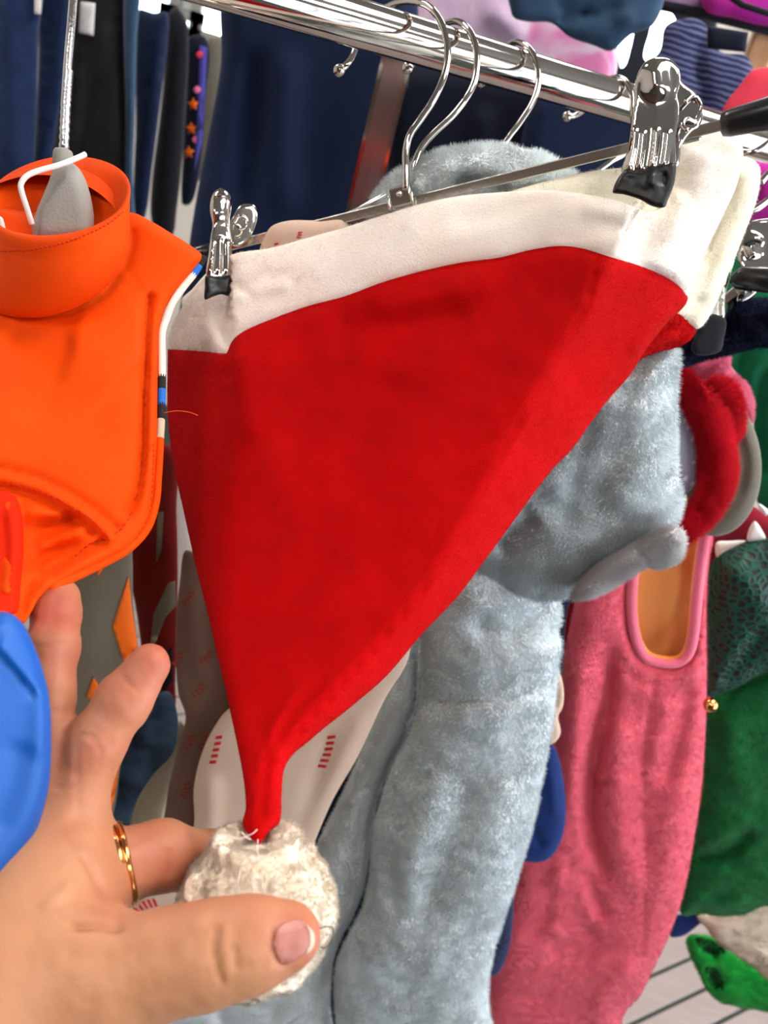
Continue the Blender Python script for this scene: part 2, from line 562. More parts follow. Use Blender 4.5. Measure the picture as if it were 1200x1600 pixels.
SKIN = _skin
M['nailw'] = mat('nail_free_edge', (214, 180, 156), .4)
M['nail'] = mat('nail', (168, 100, 86), .38, spec=.5, sss=.1)
M['gold'] = mat('gold', (226, 160, 96), .12, metal=1.0)
M['gem'] = mat('gem', (225, 225, 235), .03, trans=.6, spec=.8)
M['plush'] = mat('pale_blue_plush', (232, 243, 246), .95, .3, n2=((238, 244, 245), 22, .2), bump=.8, bscale=500, bdist=.002)
M['plushpile'] = mat('pale_blue_pile', (226, 241, 247), .85, .2, n2=((250, 253, 252), 420, .16))
M['trim'] = mat('white_plush', (255, 252, 252), .95, .3, bump=.8, bscale=500, bdist=.002)
M['cane'] = mat('thin_white_jersey', (214, 188, 168), .9, bump=.2, bscale=1200, n2=((204, 174, 152), 18, .25))
M['caneshade'] = mat('shaded_printed_jersey', (112, 86, 72), .9, bump=.2, bscale=900, n2=((92, 62, 48), 16, .25))  # the thin jersey again, with its shade put into the colour
M['caneprint'] = mat('red_print', (196, 20, 30), .8)
M['pinkf'] = mat('pink_fleece', (246, 104, 122), .95, .35, n2=((242, 94, 114), 60, .2), bump=.9, bscale=600, bdist=.0012, sheen_tint=(255, 190, 200))
M['pinkrim'] = mat('pink_fleece_rim', (240, 112, 138), .95, .35, bump=.8, bscale=700)
M['ofleece'] = mat('orange_fleece', (255, 192, 112), .95, .3, n2=((255, 176, 96), 20, .25), bump=.5, bscale=700)
M['ofleecerim'] = mat('orange_edge', (255, 162, 62), .9, .3)
M['hotpink'] = mat('soft_pink_plush', (246, 122, 158), .95, .4, bump=.6, bscale=500)
M['redfur'] = mat('red_fur', (236, 16, 42), .9, .3, bump=.8, bscale=500, sheen_tint=(255, 90, 90))
M['greyfelt'] = mat('grey_felt', (108, 102, 90), .95, .2, n2=((98, 92, 80), 40, .2), bump=.4, bscale=900)
M['darkred'] = mat('dark_red_cloth', (140, 10, 34), .9, .2, bump=.3, bscale=500)
M['green'] = mat('green_fleece', (4, 98, 44), .95, .3, n2=((2, 84, 38), 40, .2), bump=.9, bscale=500, bdist=.0015, sheen_tint=(120, 200, 140))
M['dkgreen'] = mat('dark_green_fleece', (2, 104, 66), .9, .3, bump=.4, bscale=400, sheen_tint=(120, 200, 140))
M['brightgreen'] = mat('bright_green_plush', (22, 176, 62), .95, .3, bump=.7, bscale=400, sheen_tint=(160, 255, 170))
M['navyplush'] = mat('navy_plush', (22, 27, 52), .9, .25, n2=((34, 40, 70), 250, .1), bump=1, bscale=420, bdist=.003, sheen_tint=(120, 140, 200))
M['navy'] = mat('navy_cloth', (8, 24, 54), .9, .15, bump=.3, bscale=600, sheen_tint=(80, 110, 180))
M['navyd'] = mat('deep_navy_cloth', (5, 12, 32), .9, .1, sheen_tint=(80, 110, 180))
M['royal'] = mat('royal_blue_fleece', (8, 38, 94), .9, .2, bump=.4, bscale=500, sheen_tint=(80, 110, 200))
M['denim'] = mat('blue_denim', (26, 46, 84), .9, .1, n2=((18, 36, 70), 60, .2), bump=.4, bscale=900)
M['denimw'] = mat('washed_denim', (50, 78, 104), .9, .1, n2=((34, 58, 84), 30, .2), bump=.4, bscale=900)
M['denimk'] = mat('black_denim', (36, 35, 38), .9, .1, n2=((26, 25, 28), 60, .2), bump=.4, bscale=900)
M['black'] = mat('black_cloth', (16, 17, 24), .9, .05)
M['paper'] = mat('white_card', (232, 228, 224), .7)
M['steelblue'] = mat('shaded_steel_blue_print', (70, 96, 120), .9, n2=((26, 36, 54), 24, .12))  # blue darkened to carry the shade it hangs in
M['grey'] = mat('shaded_taupe_lycra', (118, 108, 90), .8, n2=((108, 98, 82), 12, .2))  # taupe with the shade between the garments put into the colour
M['zig'] = mat('orange_print', (236, 104, 14), .8)
M['zigred'] = mat('shaded_red_panel', (128, 18, 6), .8, n2=((104, 14, 6), 16, .2))  # red taken darker for the shade around it
M['ivory'] = mat('ivory_cloth', (176, 162, 138), .9, bump=.2, bscale=500)
M['acrylic'] = mat('brushed_upright', (150, 160, 178), .15, metal=.9, n2=((180, 140, 130), 9, .15))
M['foam'] = mat('grey_foam', (150, 148, 142), .9, bump=.5, bscale=700)
M['wood'] = mat('pale_wood', (206, 160, 118), .6, stretch=(1, 1, .1), n2=((184, 134, 92), 60, .2))
M['magenta'] = mat('magenta_cloth', (178, 34, 128), .85, n2=((170, 24, 150), 12, .2))
M['lilac'] = mat('lilac_cloth', (206, 170, 214), .9)
M['coral'] = mat('coral_cloth', (226, 62, 84), .9, bump=.3, bscale=300)
M['wall'] = mat('painted_wall', (216, 208, 198), .9, bump=.1, bscale=60)
M['ceil'] = mat('ceiling_paint', (150, 147, 142), .9)
M['walld'] = mat('brown_wall', (74, 58, 50), .9)
M['plank'] = mat('pinkish_grey_floorboard', (150, 138, 134), .5, n2=((140, 126, 122), 14, .25), spec=.4, stretch=(1, 8, 1))
M['joint'] = mat('floor_joint', (58, 66, 60), .9)
M['lamp'] = mat('lamp_diffuser', (255, 250, 244), .6, emit=LAMP_STRENGTH)
M['day'] = mat('daylight_pane', (214, 238, 255), .4, emit=6.0)
M['dayfill'] = mat('fill_window_glow', (232, 242, 255), .4, emit=FILL_STRENGTH)  # glow of the unseen window added on the right
M['thread'] = mat('white_thread', (250, 226, 218), .8)
M['bthread'] = mat('dark_blue_thread', (40, 52, 90), .8)
M['othread'] = mat('orange_thread', (230, 90, 40), .8)

def special(name, build):
    m = bpy.data.materials.new(name); m.use_nodes = True
    nt = m.node_tree; build(nt, nt.nodes, nt.links, nt.nodes['Principled BSDF']); return m
def _tie(nt, N, L, b):
    tc = N.new('ShaderNodeTexCoord'); t = N.new('ShaderNodeTexNoise'); t.inputs['Scale'].default_value = 14; t.inputs['Distortion'].default_value = 1.2
    L.new(tc.outputs['Object'], t.inputs['Vector']); cr = N.new('ShaderNodeValToRGB')
    cr.color_ramp.elements[0].position = .38; cr.color_ramp.elements[0].color = (*s2l((206, 178, 210)), 1)
    cr.color_ramp.elements[1].position = .62; cr.color_ramp.elements[1].color = (*s2l((222, 128, 176)), 1)
    e = cr.color_ramp.elements.new(.5); e.color = (*s2l((224, 196, 216)), 1)
    L.new(t.outputs[0], cr.inputs[0]); L.new(cr.outputs[0], b.inputs['Base Color']); b.inputs['Roughness'].default_value = .9
M['skin'] = special('skin', SKIN)
M['tie'] = special('tie_dye_cloth', _tie)
def _stripe(nt, N, L, b):
    tc = N.new('ShaderNodeTexCoord'); t = N.new('ShaderNodeTexWave'); t.inputs['Scale'].default_value = 48; t.inputs['Distortion'].default_value = 2.5
    t.bands_direction = 'Z'
    L.new(tc.outputs['Object'], t.inputs['Vector']); cr = N.new('ShaderNodeValToRGB')
    cr.color_ramp.elements[0].position = .55; cr.color_ramp.elements[0].color = (*s2l((22, 28, 66)), 1)
    cr.color_ramp.elements[1].position = .8; cr.color_ramp.elements[1].color = (*s2l((92, 98, 136)), 1)
    L.new(t.outputs[0], cr.inputs[0]); L.new(cr.outputs[0], b.inputs['Base Color']); b.inputs['Roughness'].default_value = .9
M['striped'] = special('striped_navy_cloth', _stripe)
def _net(nt, N, L, b):
    tc = N.new('ShaderNodeTexCoord'); t = N.new('ShaderNodeTexVoronoi'); t.feature = 'DISTANCE_TO_EDGE'; t.inputs['Scale'].default_value = 150
    L.new(tc.outputs['Object'], t.inputs['Vector']); cr = N.new('ShaderNodeValToRGB')
    cr.color_ramp.elements[0].position = .1; cr.color_ramp.elements[0].color = (*s2l((3, 70, 54)), 1)
    cr.color_ramp.elements[1].position = .16; cr.color_ramp.elements[1].color = (*s2l((22, 28, 25)), 1)
    L.new(t.outputs[0], cr.inputs[0]); L.new(cr.outputs[0], b.inputs['Base Color']); b.inputs['Roughness'].default_value = .5
    b.inputs['Specular IOR Level'].default_value = .3
    bp = N.new('ShaderNodeBump'); bp.invert = True; bp.inputs['Distance'].default_value = .002; L.new(t.outputs[0], bp.inputs['Height']); L.new(bp.outputs[0], b.inputs['Normal'])
M['net'] = special('dark_green_scaly_cloth', _net)
def _dots(nt, N, L, b):
    tc = N.new('ShaderNodeTexCoord'); t = N.new('ShaderNodeTexVoronoi'); t.inputs['Scale'].default_value = 120; t.inputs['Randomness'].default_value = .6
    L.new(tc.outputs['Object'], t.inputs['Vector']); cr = N.new('ShaderNodeValToRGB')
    cr.color_ramp.elements[0].position = .22; cr.color_ramp.elements[0].color = (*s2l((236, 236, 246)), 1)
    cr.color_ramp.elements[1].position = .32; cr.color_ramp.elements[1].color = (*s2l((178, 178, 204)), 1)
    L.new(t.outputs[0], cr.inputs[0]); L.new(cr.outputs[0], b.inputs['Base Color']); b.inputs['Roughness'].default_value = .6
M['dots'] = special('dotted_lavender_lining', _dots)

# ------------------------------------------------------------------ the room
def slab(name, lo, hi, m, kind='structure'):
    lo, hi = np.array(lo, float), np.array(hi, float)
    o = box(name, (lo + hi) / 2, *((hi - lo) / 2), m)
    return tag(o, kind=kind)

X0, X1, Y0, Y1 = -2.6, 3.0, -2.6, 3.6
floor = slab('floor', (X0, Y0, -.06), (X1, Y1, -.008), M['joint'])
slab('ceiling', (X0, Y0, CEIL_Z), (X1, Y1, CEIL_Z + .1), M['ceil'])
slab('wall_left', (X0 - .1, Y0, 0), (X0, Y1, CEIL_Z), M['wall'])
slab('wall_right', (X1, Y0, 0), (X1 + .1, Y1, CEIL_Z), M['wall'])
slab('wall_front', (X0, Y0 - .1, 0), (X1, Y0, CEIL_Z), M['walld'])
wall_back = slab('wall_back', (X0, Y1, 0), (X1, Y1 + .1, CEIL_Z), M['wall'])

def hit(px, py, z=0.0):
    r = P(px, py, 1.0) - CAM
    return CAM + r * ((z - CAM[2]) / r[2])
def hity(px, py, y):
    r = P(px, py, 1.0) - CAM
    return CAM + r * (y / r[1])

# floorboards in view, each a board of its own
fa, fb = hit(1000, 1532), hit(1090, 1492)
fd = (fb - fa)[:2]; fd /= np.linalg.norm(fd); fn_ = np.array([-fd[1], fd[0]])
fc = hit(1003, 1592)
pitch = abs((fc - fa)[:2] @ fn_)
pm = None
for i in range(-12, 24):
    for j in range(-3, 4):
        L_ = .62
        off = (i % 3) * .21
        c2 = fa[:2] + fn_ * pitch * (i + .5) + fd * (j * L_ + off + L_ / 2)
        if not (X0 + .4 < c2[0] < X1 - .4 and Y0 + .4 < c2[1] < Y1 - .4): continue
        if pm is None:
            b0 = box('floorboard', (c2[0], c2[1], -.006), L_ / 2 - .003, pitch / 2 - .004, .006, M['plank'], floor, bev=.002,
                     axes=((fd[0], fd[1], 0), (fn_[0], fn_[1], 0), (0, 0, 1)))
            pm = b0; pbase = np.array([c2[0], c2[1]])
            bloc = WORLD_LOC[b0.name].copy()
        else:
            o = pm.copy(); col.objects.link(o); o.parent = floor
            l = bloc.copy(); l[:2] += c2 - pbase
            WORLD_LOC[o.name] = l; o.location = l - WORLD_LOC[floor.name]

# daylight panes of the shop front, seen between the clothes
def window(n, px0, py0, px1, py1, y=Y1 - .03):
    a, b = hity(px0, py0, y), hity(px1, py1, y)
    xa, xb = sorted((a[0], b[0])); za, zb = sorted((a[2], b[2]))
    c = ((xa + xb) / 2, y, (za + zb) / 2)
    wv = tag(thing('window_%d' % n, None, None, c), kind='structure')
    box('pane', c, (xb - xa) / 2, .006, (zb - za) / 2, M['day'], wv)
    for s in (-1, 1):
        box('window_frame', (c[0] + s * ((xb - xa) / 2 + .02), y - .01, c[2]), .02, .02, (zb - za) / 2 + .04, M['ceil'], wv)
        box('window_frame', (c[0], y - .01, c[2] + s * ((zb - za) / 2 + .02)), (xb - xa) / 2 + .04, .02, .02, M['ceil'], wv)
window(1, 215, -60, 262, 55)
window(2, 325, -30, 352, 58)
window(3, 268, 26, 300, 62)

# unseen glazed front added in the right wall as side fill light
wv = tag(thing('window_5', None, None, (X1 - .02, .1, 1.35)), kind='structure')
for k in range(4):
    yy = -1.9 + k * 1.05
    box('pane', (X1 - .02, yy, 1.35), .006, .5, 1.15, M['dayfill'], wv)
    box('mullion', (X1 - .03, yy + .525, 1.35), .03, .025, 1.2, M['black'], wv)
for zz in (.17, 2.53): box('window_frame', (X1 - .03, -.32, zz), .03, 2.1, .03, M['black'], wv)
# ceiling lamps
lamp0 = None
for (x, y) in LAMPS:
    t = thing('ceiling_lamp', 'flat white ceiling lamp panel glowing above the clothes rails', 'lamp', (x, y, CEIL_Z - .03), 'ceiling lamps above the sales floor')
    if lamp0 is None:
        d1 = box('diffuser', (x, y, CEIL_Z - .03), .3, .3, .008, M['lamp'], t)
        d2 = box('housing', (x, y, CEIL_Z - .01), .33, .33, .01, M['ceil'], t)
        lamp0 = (d1, d2)
    else:
        for d in lamp0:
            c = d.copy(); col.objects.link(c); c.parent = t

# ------------------------------------------------------------------ main rail and hooks
RA, RB = P(550, 34, .455), P(975, 160, .565)
rd = (RB - RA); rlen = np.linalg.norm(rd); rd /= rlen
rail = tag(tube('clothes_rail', [RA - rd * .9, RA, RB, RB + rd * .9], .0122, M['chrome'], seg=40, smooth_path=False),
           'thick polished chrome clothes rail running across the top of the picture', 'rail')

def on_rail(px):
    """parameter point of the rail axis seen at image column px"""
    lo, hi = -.8, .8 + rlen
    for _ in range(50):
        mid = (lo + hi) / 2
        x, y, z = w2px(RA + rd * mid)
        if x < px: lo = mid
        else: hi = mid
    return RA + rd * lo

def hookpath(name, pts, rad, parent):
    return tube(name, [P(*p) for p in pts], rad, M['chrome'], parent, seg=12, m=8, ball=-rad * 1.9)

# ------------------------------------------------------------------ santa hats
_hat = fit([(270, 540, .452), (1070, 455, .392), (600, 440, .428), (340, 1000, .365), (700, 930, .360), (410, 1290, .287),
            (900, 650, .382), (500, 700, .405)])
SEAM = [(958, 398), (930, 450), (910, 487), (857, 573), (800, 680), (733, 800), (673, 903), (607, 987), (560, 1040), (500, 1107), (440, 1175), (425, 1300)]
SEAMC = crom(SEAM, 16, False)
LFOLD = crom([(362, 520), (366, 640), (352, 800), (352, 1000), (372, 1180)], 16, False)
def sp_(v, k=8.0):
    return k * np.log1p(np.exp(np.clip(v / k, -30, 30)))
def hatD(x, y):
    x = np.asarray(x, float); y = np.asarray(y, float)
    d, s, t = seg_dist(x, y, SEAMC)
    ds = sp_(-s * d if False else d * np.where(s > 0, -1, 1) * 1.0, 5)
    side = ds
    z = _hat(x, y) + .00036 * side
    d2, s2, t2 = seg_dist(x, y, LFOLD)
    z = z + .00030 * sp_(d2 * np.where(s2 > 0, 1, -1), 9) * np.clip((1150 - y) / 300, 0, 1)
    return z

hat = thing('santa_hat', 'front red velour santa hat with cream trim, pulled down by the hand', 'hat', P(400, 1300, .285))
cone = pillow('cone', [(262, 545, 1), (300, 545), (352, 549, 1), (366, 527), (385, 513), (430, 494), (480, 476), (540, 460), (600, 438), (660, 421),
    (720, 408), (780, 400), (830, 388), (870, 382), (910, 386), (950, 398), (1000, 413), (1040, 430), (1064, 447), (1075, 465), (1068, 480),
    (1045, 502), (1010, 545), (985, 585), (950, 625), (920, 665), (895, 700), (860, 737), (820, 790), (785, 838), (760, 872),
    (715, 932), (660, 990), (605, 1055), (560, 1095), (510, 1135), (480, 1160), (455, 1182), (443, 1205), (440, 1240), (437, 1284), (421, 1299),
    (404, 1322, 1), (389, 1305), (379, 1288), (384, 1262), (381, 1220), (370, 1160), (355, 1090), (341, 1030), (325, 960), (305, 880), (285, 790), (272, 730),
    (262, 650)], hatD, .0045, M['red'], hat, R=26, sp=8, edge=5,
    folds=[('s', SEAM[1:-1], 3, -.0022, .02), ('g', SEAM[1:-1], 14, .0010, .1),
           ('g', [(372, 530), (380, 600), (395, 700)], 26, .0025), ('g', [(345, 560), (352, 640), (345, 740)], 24, -.0012),
           ('g', [(560, 480), (640, 470), (720, 450), (800, 430)], 26, .0028), ('g', [(500, 520), (620, 505), (740, 475)], 26, -.0024),
           ('g', [(600, 600), (700, 560), (800, 520), (900, 480)], 36, .0022), ('g', [(440, 520), (420, 640), (440, 800)], 36, .002),
           ('g', [(520, 800), (600, 640), (700, 560)], 30, -.0014),
           ('g', [(430, 1160), (440, 1230), (420, 1290)], 5, .0016), ('g', [(415, 1140), (415, 1220), (405, 1290)], 5, -.0016),
           ('g', [(392, 1200), (398, 1260), (395, 1300)], 6, .0012), ('g', [(480, 1060), (430, 1130), (400, 1220)], 9, .0018),
           ('g', [(520, 1050), (460, 1110), (425, 1180)], 6, -.0014), ('g', [(700, 900), (600, 1030), (500, 1120)], 5, -.0006),
           ('s', [(935, 395), (928, 430), (915, 470)], 4, -.002), ('g', [(985, 560), (1030, 510), (1060, 480)], 14, .003),
           ('s', [(366, 530), (355, 549), (358, 600)], 5, -.003)],
    noise=[(.0007, .02), (.0005, .008)])
fur(cone, 60000, .0009, .00014, M['redpile'], lay=(.2, 0, -1), layw=.5, rnd=.5)
brim = pillow('brim', [(261, 548, 1), (266, 518), (282, 484), (306, 452), (335, 420), (362, 398), (420, 388), (480, 372), (540, 355), (600, 336), (660, 318),
    (720, 306), (790, 300), (850, 297), (905, 302), (960, 312), (1012, 330), (1034, 324), (1047, 290), (1054, 248), (1068, 222), (1100, 208), (1135, 209),
    (1157, 222), (1161, 245), (1150, 292), (1128, 340), (1105, 388), (1088, 430), (1072, 468, 1), (1062, 452), (1038, 434), (1000, 419), (950, 404), (910, 392), (870, 388),
    (830, 394), (780, 406), (720, 414), (660, 427), (600, 444), (540, 466), (480, 482), (430, 500), (385, 519), (366, 533), (354, 556), (320, 553)],
    lambda x, y: hatD(x, y) + .0005 + .00006 * np.clip(np.asarray(x) - 1040, 0, 200) * 0, .0055, M['white'], hat, R=34, sp=8, edge=5,
    folds=[('g', [(1105, 225), (1085, 300), (1050, 400), (1030, 440)], 34, 0.0060, .1), ('g', [(1048, 300), (1025, 350), (985, 410)], 16, -0.0036, .1),
           ('g', [(1010, 323), (940, 350), (867, 392)], 16, -0.0018), ('g', [(900, 318), (960, 330), (1010, 350)], 18, 0.0018),
           ('g', [(880, 300), (800, 325), (700, 350)], 16, -0.0012), ('g', [(420, 440), (560, 400), (700, 370), (840, 350)], 26, 0.0018),
           ('s', [(362, 402), (362, 440), (400, 466)], 7, -0.0024), ('g', [(362, 470), (400, 455), (460, 440)], 10, 0.0018),
           ('g', [(345, 470), (350, 510), (356, 550)], 9, -0.0036), ('g', [(310, 470), (325, 510), (330, 545)], 12, 0.0024), ('g', [(280, 500), (285, 530), (285, 545)], 10, -0.0018),
           ('g', [(335, 425), (330, 450), (345, 470)], 14, -0.0024)],
    noise=[(.0006, .02)])
fur(brim, 42000, .0012, .00014, M['white'], lay=(0, 0, -1), layw=.3, rnd=.5, shade=.3)

hat2 = thing('santa_hat', 'second santa hat, its cream trim edge and red corner showing behind the front hat', 'hat', P(700, 1000, .40))
h2d = lambda x, y: hatD(x, y) + .016
brim2 = pillow('brim', [(790, 302), (850, 284), (910, 270), (965, 263), (1010, 262), (1060, 262), (1120, 252), (1155, 244), (1180, 252), (1188, 268), (1183, 310), (1162, 368), (1137, 430),
    (1112, 488), (1090, 514), (1060, 500), (1000, 430), (900, 380), (800, 350), (720, 330)], h2d, .006, M['cream'], hat2, R=26, sp=9,
    folds=[('g', [(1172, 262), (1150, 350), (1100, 470)], 18, .003, .05), ('g', [(1125, 330), (1095, 400), (1078, 450)], 10, -.001)], noise=[(.001, .02)])
fur(brim2, 16000, .0015, .00018, M['cream'], lay=(0, 0, -1), layw=.3, rnd=.6)
cone2 = pillow('cone', [(1000, 470), (1072, 482), (1086, 502), (1088, 514), (1080, 530), (1060, 542), (1030, 550), (1000, 562), (970, 590), (900, 640), (850, 640), (900, 520)], h2d, .005, M['red'], hat2, R=26, sp=8,
    folds=[('g', [(1070, 515), (1030, 535), (985, 560)], 8, .003), ('g', [(1060, 505), (1020, 530), (990, 560)], 7, -.003)])
fur(cone2, 9000, .0014, .00018, M['redpile'], lay=(.4, 0, -1), layw=.6, rnd=.5)
bk = thing('santa_hat', 'rearmost santa hat, a strip of cream trim between the front brim and the left clip', 'hat', P(300, 700, .47))
b3 = pillow('brim', [(284, 470), (300, 452), (325, 425), (360, 405), (400, 395), (430, 430), (360, 500), (300, 530)], lambda x, y: hatD(x, y) + .018, .004, M['cream'], bk, R=18)
pillow('cone', [(285, 520), (400, 480), (420, 700), (350, 900), (312, 850), (285, 740), (272, 640)], lambda x, y: hatD(x, y) + .02, .004, M['red'], bk, R=20)

# bobble
def bobble(name, c, r, m, parent, wob):
    import bmesh
    bm = bmesh.new(); bmesh.ops.create_icosphere(bm, subdivisions=6, radius=1)
    V = np.array([v.co[:] for v in bm.verts]); F = np.array([[v.index for v in f.verts] for f in bm.faces]); bm.free()
    # notch where the tip enters
    upd = P(402, 1285, .285) - np.array(c); upd /= np.linalg.norm(upd)
    n = .05 * vnoise(V, .45, 3) + .05 * vnoise(V, .22, 5) - .03 * np.exp(-np.abs(vnoise(V, .26, 9)) / .1) + .025 * vnoise(V, .1, 6) + .016 * vnoise(V, .05, 7)
    ca = V @ upd
    n = n - .16 * np.exp(-((1 - ca) / .02)) + .11 * np.exp(-((ca - .88) / .05) ** 2)
    W = np.array(c) + V * (r * (1 + n))[:, None]
    o = mesh_obj(name, W, F, m, parent)
    DATA[o.name] = (W, F, len(F))
    return o
PC = P(401, 1422, .287)
pom = bobble('bobble', PC, .0268, M['sherpa'], hat, 0)
fur(pom, 50000, .0020, .00018, M['sherpa'], lay=(0, 0, 0), layw=0, rnd=1.1, shade=.6)
for k, pl in enumerate([[(356, 1306), (372, 1310), (392, 1304), (402, 1296)], [(378, 1300), (384, 1308), (392, 1312)], [(372, 1380), (376, 1358), (388, 1340), (405, 1342)], [(403, 1312), (402, 1330), (405, 1338)], [(420, 1392), (436, 1375), (452, 1368)]]):
    d = np.array([.2605] * len(pl)) if k > 1 else np.array([.268] * len(pl))
    tube('loose_thread', [P(x, y, dd) for (x, y), dd in zip(pl, d)], .00016, M['thread'], hat, seg=5, m=5)
tube('loose_thread', [P(498, 1452, .262), P(508, 1448, .2615), P(520, 1450, .2615), P(519, 1466, .2615), P(510, 1480, .262), P(500, 1480, .262)], .00017, M['bthread'], hat, seg=5, m=6)

# ------------------------------------------------------------------ clip hanger carrying the hats
ch = thing('clip_hanger', 'chrome clip hanger whose square bar slants above the cream hat trim', 'hanger', P(630, 310, .43))
def bar_pt(x):
    t = (x - 300) / 890
    return P(x, 399 - 219 * t, .478 + (.378 - .478) * t + .014)
tube('bar', [bar_pt(300), bar_pt(630), bar_pt(1185)], .0026, M['chrome_dull'], ch, square=True, smooth_path=False)
tube('bar_cap', [bar_pt(286), bar_pt(330)], .0042, M['plastic'], ch, smooth_path=False, seg=16)
tube('bar_cap', [bar_pt(1128), bar_pt(1140), bar_pt(1200), bar_pt(1290)], [.0052, .0062, .0075, .0085], M['plastic'], ch, smooth_path=False, seg=16)
# bracket around the bar
bc = bar_pt(630)
ba = bar_pt(640) - bar_pt(620); ba /= np.linalg.norm(ba)
bu = np.array([0, 0, 1.0]); bu -= ba * (bu @ ba); bu /= np.linalg.norm(bu); bn = np.cross(ba, bu)
box('bracket', bc + bu * .004, .0062, .0046, .0052, M['chrome_dull'], ch, bev=.001, axes=(ba, bn, bu))
for s in (-.0065, .0065):
    tube('bracket_ring', [bc + ba * s + .0056 * (math.cos(a) * bu + math.sin(a) * bn) for a in np.linspace(0, 6.28, 14)], .0009, M['chrome_dull'], ch, seg=6, m=2)
tube('rivet', [bc + bu * .005 + bn * .0045, bc + bu * .005 + bn * .0058], .0016, M['chrome_dull'], ch, seg=12, smooth_path=False)
tube('rivet', [bc + bu * .005 - bn * .0045, bc + bu * .005 - bn * .0058], .0016, M['chrome_dull'], ch, seg=12, smooth_path=False)
hookpath('hook', [(530, 110, .482), (541, 102, .484), (551, 88, .49), (563, 55, .497), (590, 22, .495), (618, 6, .482), (642, 2, .467), (668, 9, .455), (688, 33, .447), (698, 66, .443), (699, 92, .44), (692, 124, .437), (676, 158, .436), (656, 188, .436), (640, 212, .436), (634, 238, .437), (634, 264, .438), (634, 296, .44)], .0019, ch)

def clip(parent, front, back, rub, depth, ridges, m_chrome, dome=None, gap=.012, T=.0016, dents=()):
    extra = [('g', r_, 4.2, .0016, .12) for r_ in ridges]
    if dome: extra.append(('g', dome, 20, .0035, 0))
    pillow('clip_jaw', front, depth, T, m_chrome, parent, R=5, sp=3, edge=3, folds=extra)
    pillow('clip_jaw', back, lambda x, y: depth(x, y) + gap, T, m_chrome, parent, R=5, sp=4, edge=3)
    g = pillow('clip_grip', rub, lambda x, y: depth(x, y) - .0006, .0028, M['rubber'], parent, R=6, sp=4, edge=3, folds=list(dents), noise=[(.0008, .004)])
    return g
cD = fit([(1000, 100, .372), (1060, 100, .370), (1000, 320, .374)])
def clipD(x, y): return cD(x, y) + .00002 * np.abs(np.asarray(x) - 1025)
clip(ch, [(1029, 89), (1046, 92), (1058, 102), (1063, 116), (1062, 134), (1058, 148), (1061, 163), (1060, 190), (1055, 225), (1053, 262), (1015, 268), (972, 272), (980, 235), (985, 200), (988, 172), (991, 158), (990, 140), (994, 122), (1003, 102), (1014, 93)],
     [(1040, 96), (1068, 130), (1085, 143), (1094, 158), (1099, 178), (1092, 198), (1080, 206), (1066, 226), (1058, 260), (1000, 270), (1000, 180)],
     [(976, 266), (1000, 268), (1014, 260), (1030, 258), (1055, 254), (1056, 272), (1052, 292), (1044, 312), (1038, 324), (1018, 322), (1000, 312), (975, 304), (957, 300)],
     clipD, [[(993, 196), (990, 232), (981, 268)], [(1006, 200), (1003, 232), (998, 266)], [(1027, 196), (1024, 230), (1018, 264)], [(1045, 200), (1042, 230), (1037, 262)]],
     M['chrome'], dome=[(1024, 112), (1026, 130)], gap=.02,
     dents=[('g', [(1018, 268), (1020, 280), (1015, 290)], 6, .0015), ('g', [(1036, 268), (1038, 280), (1036, 290)], 5, -.0015)])
tube('clip_spring', [P(1070, 160, .386), P(1084, 150, .388), P(1094, 168, .39), P(1086, 190, .39), P(1072, 186, .388), P(1066, 196, .386), P(1074, 204, .384)], .0012, M['chrome'], ch, seg=8)
box('clip_slider', bar_pt(1070), .007, .004, .0045, M['chrome_dull'], ch, bev=.001, axes=(ba, bn, bu))
lD = lambda x, y: fit([(330, 300, .457), (360, 300, .462), (340, 460, .452)])(x, y)
clip(ch, [(345, 294), (356, 299), (362, 312), (361, 330), (358, 348), (361, 370), (363, 395), (361, 434), (342, 434), (323, 432), (326, 395), (329, 370), (332, 350), (328, 330), (329, 312), (335, 299)],
     [(366, 335), (374, 322), (388, 318), (399, 322), (403, 336), (400, 352), (394, 366), (386, 378), (372, 386), (360, 380), (358, 350)],
     [(322, 430), (342, 432), (362, 430), (362, 446), (359, 462), (345, 460), (332, 464), (320, 468), (320, 448)],
     lD, [[(333, 372), (331, 400), (329, 430)], [(344, 368), (343, 400), (342, 430)], [(355, 372), (356, 400), (355, 430)]], M['chrome'], dome=[(345, 316), (345, 326)], gap=.012)
tube('clip_spring', [P(366, 350, .466), P(374, 338, .467), P(384, 342, .468), P(384, 354, .468), P(374, 360, .467)], .001, M['chrome'], ch, seg=8)

# two other hooks on the rail
h2 = thing('wire_hanger', 'chrome hook just right of the clip hanger hook, bending down behind the cream trim', 'hanger', P(660, 320, .45))
hookpath('hook', [(637, 106, .506), (646, 98, .508), (655, 80, .514), (668, 55, .518), (690, 40, .508), (708, 33, .49), (724, 38, .478), (738, 56, .471), (745, 84, .467), (744, 112, .464), (738, 136, .461), (724, 160, .459), (704, 184, .458), (678, 208, .457), (658, 232, .457), (648, 256, .457), (642, 285, .458)], .0019, h2)
tube('bar', [P(640, 285, .458), P(560, 330, .47), P(470, 372, .485)], .0022, M['chrome_dull'], h2, smooth_path=False)
tube('bar', [P(642, 285, .458), P(760, 300, .455), P(880, 300, .45)], .0022, M['chrome_dull'], h2, smooth_path=False)
h3 = thing('wire_hanger', 'thin chrome hook in the middle of the rail, holding the pale blue plush suit', 'hanger', P(765, 320, .47))
hookpath('hook', [(752, 128, .54), (765, 108, .543), (780, 84, .54), (798, 68, .524), (814, 67, .51), (830, 80, .502), (840, 104, .498), (841, 130, .495), (832, 160, .491), (812, 192, .488), (794, 216, .486), (780, 240, .485), (770, 270, .485), (763, 308, .486)], .0018, h3)
